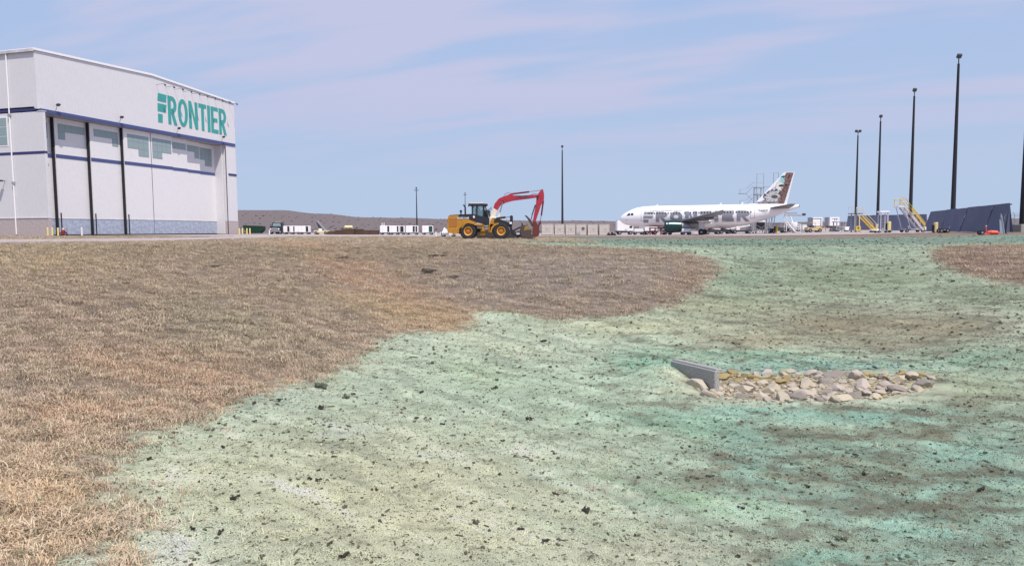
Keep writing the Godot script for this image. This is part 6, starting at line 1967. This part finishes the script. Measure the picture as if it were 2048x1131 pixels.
const CLODS := [[-3.327,-11.88,0.255],[-3.9,-10.4,0.097],[-3.643,-10.76,0.123],[-2.719,-11.3,0.178],[-2.929,-10.48,0.135],[-4.49,-10.78,0.108],[-4.768,-10.74,0.077],[-3.548,-9.44,0.088],[-4.153,-8.4,0.072],[-4.082,-7.92,0.068],[-3.43,-8.08,0.081],[-3.834,-7.2,0.077],[-3.713,-6.32,0.081],[-2.566,-6.26,0.08],[-3.119,-6,0.064],[-3.568,-5.8,0.075],[-2.105,-7.1,0.071],[-2.021,-7.08,0.091],[-1.613,-6.46,0.074],[-2.511,-5.32,0.053],[-2.338,-5.38,0.092],[-2.103,-5.48,0.063],[-1.643,-5.64,0.056],[-3.036,-5.06,0.065],[-1.848,-4.96,0.05],[-1.27,-5.12,0.095],[-1.439,-5.32,0.053],[-1.58,-5.28,0.053],[-2.165,-7.58,0.06],[-3.519,-5.34,0.046],[-1.319,-10.48,0.105],[-1.05,-10.3,0.103],[-1.46,-10.4,0.111],[-0.334,-13.74,0.128],[0.251,-10.86,0.124],[-0.55,-8.18,0.07],[-1.06,-7.38,0.069],[-0.15,-9.58,0.096],[0.728,-7.02,0.12],[-0.361,-6.4,0.082],[0.061,-6.34,0.068],[0.282,-6.1,0.078],[0.406,-6.14,0.061],[0.449,-7.6,0.087],[-1.511,-8.32,0.065],[-1.174,-5.16,0.044],[-1.412,-7,0.07],[1.161,-6.52,0.065],[2.166,-10.76,0.069],[-1.608,-12.14,0.095],[-2.702,-11.66,0.083],[3.178,-6.58,0.122],[3.025,-6.52,0.056],[2.463,-7.32,0.073],[3.233,-8.12,0.064],[4.694,-9.4,0.074],[4.422,-8.64,0.086],[2.103,-8.24,0.082],[2.413,-8.44,0.096],[5.552,-8.1,0.127],[3.169,-10.3,0.103],[5.901,-9.58,0.082],[7.578,-11.04,0.087],[7.092,-11.88,0.119],[1.962,-5.94,0.059],[0.823,-18.1,0.181],[1.904,-16,0.137],[1.627,-14.28,0.102],[-0.309,-13.06,0.121],[-3.182,-16.22,0.116],[1.804,-14.54,0.083]]
const HEAPS := [[-7.709,-31.5,0.54],[-3.429,-32.54,0.697],[-3.331,-28.78,0.74],[-2.288,-27.34,0.469],[-12.189,-23.76,0.305],[-12.215,-22.04,0.346],[-14.467,-20.12,0.431],[-14.18,-20.14,0.23],[-12.772,-18.32,0.288],[-11.646,-27.3,0.429],[-11.416,-27.74,0.277],[-8.864,-30.74,0.263],[-8.476,-25.52,0.255],[-7.644,-27.84,0.239],[-13.323,-22.32,0.223]]

func clod_label(x: float, z: float, s: float) -> String:
	var size := "large" if s > 0.12 else ("mid-sized" if s > 0.085 else "small")
	var where := "near the turquoise patches left of the brown stains"
	if x < -2.6: where = "on the pale mulch beside the straw grass edge"
	elif x < -1.2: where = "on the cream mulch right of the straw grass edge"
	elif x < 1.2: where = "in the middle of the cream mulch slope" if z > -10.5 else "high on the mint slope left of the pool"
	elif x > 4.5: where = "among turquoise and brown patches below the pool"
	var how := "low down" if z > -6.5 else ("halfway down" if z > -9.5 else "further up")
	return "%s dark soil clod %s %s" % [size, how, where]

func clump(sd: int) -> ArrayMesh:   # a crumbly clod: several broken lumps stuck together
	var r := RandomNumberGenerator.new()
	r.seed = sd
	var st := SurfaceTool.new()
	for i in 6:
		var k := r.randf_range(0.35, 0.7)
		var o := Vector3(r.randfn() * 0.24, r.randf_range(-0.1, 0.16), r.randfn() * 0.2)
		st.append_from(boulder(sd * 10 + i, 0.8), 0, Transform3D(Basis(Vector3.UP, r.randf() * TAU).scaled(Vector3(k, k, k * 0.8)), o))
	return st.commit()

func clods() -> void:
	var ms := []
	for i in 5: ms.append(clump(300 + i))
	for i in CLODS.size():
		var q: Array = CLODS[i]
		var o := put("soil_clod", ms[i % 5], M.soil if i % 3 else M.soil_mulch, self)
		var lab := clod_label(q[0], q[1], q[2])
		if i == 0: lab = "largest dark clod heap near the brown grass edge"
		elif i == 38: lab = "broad dark clod on the cream mulch, low in the middle"
		elif i == 51: lab = "big flat dark clod low down among turquoise patches"
		tag(o, lab, "soil clod", "soil clods on the sprayed slope" if i not in [0, 38, 51] else "")
		var s: float = q[2]
		o.transform = Transform3D(Basis(Vector3.UP, rng.randf() * TAU), Vector3(q[0], height(q[0], q[1]) + s * 0.16, q[1]))
		o.scale = Vector3(s, s * rng.randf_range(0.55, 0.85), s * rng.randf_range(0.6, 0.9))
	for i in HEAPS.size():
		var q: Array = HEAPS[i]
		var t := thing("gopher_mound", (["small", "middling", "broad"][clampi(int(q[2] / 0.22) - 1, 0, 2)] + " dark soil mound on the brown bank " + ("far left" if q[0] < -12.0 else ("left of the hangar sign" if q[0] < -8.0 else "below the loader"))), "soil mound", Vector3(q[0], height(q[0], q[1]), q[1]), 0.0, "dark soil mounds on the bank")
		for k in 7:
			var s: float = q[2] * rng.randf_range(0.25, 0.6)
			var o := put("clod", ms[k % 5], M.soil_mound, t)
			o.position = Vector3(rng.randfn() * q[2] * 0.28, s * 0.12, rng.randfn() * q[2] * 0.4)
			o.rotation.y = rng.randf() * TAU
			o.scale = Vector3(s, s * 0.45, s)

func scatter(called: String, label: String, category: String, m: Mesh, mt: Material, tf: Array, cl: Array) -> void:
	var mm := MultiMesh.new()
	mm.transform_format = MultiMesh.TRANSFORM_3D
	mm.use_colors = true
	mm.mesh = m
	mm.instance_count = tf.size()
	for i in tf.size():
		mm.set_instance_transform(i, tf[i])
		mm.set_instance_color(i, cl[i])
	var mi := MultiMeshInstance3D.new()
	mi.name = numbered(called)
	mi.multimesh = mm
	mi.material_override = mt
	add_child(mi)
	tag(mi, label, category, "", "stuff")

func tuft(sd: int, blades: int, lay_down: float) -> ArrayMesh:
	var r := RandomNumberGenerator.new()
	r.seed = sd
	var b := MB.new()
	for i in blades:
		var a := r.randf() * TAU
		var d := Vector3(cos(a), 0, sin(a))
		var s := Vector3(-d.z, 0, d.x) * 0.022
		var o := Vector3(r.randfn() * 0.28, -0.06, r.randfn() * 0.28)
		var l := r.randf_range(0.5, 1.0)
		var bend := r.randf_range(0.3, 1.0) * lay_down
		var p1 := o + Vector3.UP * l * (0.55 - 0.18 * bend) + d * l * 0.32 * bend
		var p2 := o + Vector3.UP * l * maxf(0.12, 0.95 - 0.72 * bend) + d * l * (0.3 + 0.6 * bend)
		b.quad(o - s, o + s, p1 + s * 0.8, p1 - s * 0.8)
		b.tri(p1 - s * 0.8, p1 + s * 0.8, p2)
	return b.mesh()

func mulch_and_grass() -> void:
	var vm := StandardMaterial3D.new()
	vm.resource_name = "straw"
	vm.vertex_color_use_as_albedo = true
	vm.roughness = 0.85
	vm.backlight_enabled = true
	vm.backlight = Color(0.25, 0.22, 0.15)
	var cm := StandardMaterial3D.new()
	cm.resource_name = "crumbs"
	cm.vertex_color_use_as_albedo = true
	cm.roughness = 0.95
	# bands of distance from the near bank: z range, x spread, how many, blade length
	var bands := [[-3.6, -8.0, 42000, 0.09], [-8.0, -14.0, 56000, 0.09], [-14.0, -24.0, 66000, 0.10], [-24.0, -44.0, 76000, 0.12], [-44.0, -84.0, 40000, 0.18]]
	for k in 3:
		var tf := []
		var cl := []
		var m := tuft(500 + k, 11, [1.1, 1.3, 0.8][k])
		for bd in bands:
			var n: int = bd[2] / 3
			for i in n:
				var z := rng.randf_range(bd[0], bd[1])
				var half := 0.80 * absf(z) + 1.5
				var x := rng.randf_range(-half, half)
				var raw := brown_raw(x, z)
				var br := smoothstep(0.12, 0.75, raw)
				var keep := maxf(br, 0.10) if z > -46.0 else (1.0 if x < 6.0 else 0.0)
				if rng.randf() > keep: continue
				var sprayed := z > -46.0 and raw < 0.45 and (raw < 0.24 or rng.randf() > raw * 1.4)
				if sprayed and x > 3.3 and x < 8.7 and z < -12.4 and z > -15.3: continue
				if x < -22.0 and z < -30.0 and z > -84.0 and x > -60.0 and Geometry2D.is_point_in_polygon(Vector2(x, z), ROAD): continue
				var cl_ := n_low.get_noise_2d(x * 0.9, z * 0.9) + 0.5 * n_spot.get_noise_2d(x * 0.5, z * 0.5)
				if z > -46.0 and cl_ < -0.16 and rng.randf() < 0.6: continue
				var s: float = bd[3] * rng.randf_range(0.7, 1.6) * (1.1 + 0.6 * cl_)
				var y := height(x, z) if z > -46.0 else rise(x)
				tf.append(Transform3D(Basis(Vector3.UP, rng.randf() * TAU).scaled(Vector3(s * 1.25, s, s * 1.25)), Vector3(x, y, z)))
				var c := tint(brown_col, x, z, true) * rng.randf_range(0.9, 1.55) * (1.0 + 0.35 * furrow(x + 31.0, z - 17.0))
				if rng.randf() < 0.22: c = Color(0.64, 0.54, 0.38)
				elif rng.randf() < 0.10: c = Color(0.26, 0.24, 0.13)
				if sprayed:   # stubble under the spray
					c = tint(mulch_col, x, z) * rng.randf_range(0.7, 1.05)
					tf[-1] = tf[-1].scaled_local(Vector3(0.55, 0.38, 0.55))
				cl.append(Color(c.r, c.g, c.b))
		scatter("dry_grass", "short dry straw-coloured grass over the banks", "grass", m, vm, tf, cl)
	# small gravel and silt crumbs between the stones of the pool
	var gt := []
	var gc := []
	for i in 2600:
		var p := Vector2(rng.randf_range(3.2, 8.7), rng.randf_range(-15.2, -12.4))
		if not Geometry2D.is_point_in_polygon(p, PackedVector2Array(POOL)): continue
		var s := rng.randf_range(0.025, 0.085)
		gt.append(Transform3D(Basis(Vector3.UP, rng.randf() * TAU) * Basis.from_scale(Vector3(s * 1.3, s * 0.8, s)), Vector3(p.x, height(p.x, p.y) + s * 0.1, p.y)))
		var c := Color(0.46, 0.39, 0.30) * rng.randf_range(0.55, 1.15)
		if rng.randf() < 0.2: c = Color(0.30, 0.22, 0.08)
		gc.append(Color(c.r, c.g, c.b))
	scatter("pool_gravel", "small tan gravel and silt between the riprap rocks", "gravel", boulder(811, 0.6), cm, gt, gc)
	# straw and young grass poking through the spray
	var crumbs := [clump(700), boulder(701, 0.6)]
	var b3 := MB.new()   # a short sprayed twig or fibre
	b3.prism([Vector2(-0.5, -0.05), Vector2(0.5, -0.03), Vector2(0.3, 0.1), Vector2(-0.35, 0.12)], -0.08, 0.08)
	crumbs.append(b3.mesh())
	var cb := [[-4.0, -8.0, 42000, 0.014], [-8.0, -14.0, 44000, 0.019], [-14.0, -24.0, 40000, 0.028], [-24.0, -44.0, 26000, 0.045], [-44.0, -100.0, 9000, 0.07]]
	for k in 3:
		var tf := []
		var cl := []
		for bd in cb:
			for i in int(bd[2] / 3.0):
				var z := rng.randf_range(bd[0], bd[1])
				var half := 0.80 * absf(z) + 1.0
				var x := rng.randf_range(-half, half)
				var br := is_brown(x, z)
				if rng.randf() < br * 0.9: continue
				if z < -44.0 and x < -1.0: continue
				if x > 3.4 and x < 8.6 and z < -12.6 and z > -15.0: continue
				var big := rng.randf()
				var s: float = bd[3] * (rng.randf_range(0.5, 1.4) if big < 0.94 else rng.randf_range(1.5, 3.6))
				if k == 2: s *= 1.3
				tf.append(Transform3D(Basis(Vector3.UP, rng.randf() * TAU) * Basis(Vector3.RIGHT, rng.randf_range(-0.5, 0.5)) * Basis.from_scale(Vector3(s * rng.randf_range(0.8, 1.5), s, s)), Vector3(x, (height(x, z) if z > -46.0 else rise(x)) + s * 0.15, z)))
				var c := tint(mulch_col, x, z) * rng.randf_range(0.45, 0.8)
				if rng.randf() < 0.45: c = Color(0.085, 0.08, 0.05) * rng.randf_range(0.7, 1.8)
				cl.append(Color(minf(c.r, 0.9), minf(c.g, 0.9), minf(c.b, 0.9)))
		scatter("mulch_debris", "fine crumbs of soil and green mulch over the sprayed slope", "mulch", crumbs[k], cm, tf, cl)

const ROAD := [Vector2(-120, -18), Vector2(-60, -28), Vector2(-26.5, -35), Vector2(-22.8, -42), Vector2(-23, -55), Vector2(-24.4, -78), Vector2(-32, -84.5), Vector2(-31.5, -75), Vector2(-30.5, -62), Vector2(-34, -53), Vector2(-44, -48), Vector2(-120, -40)]
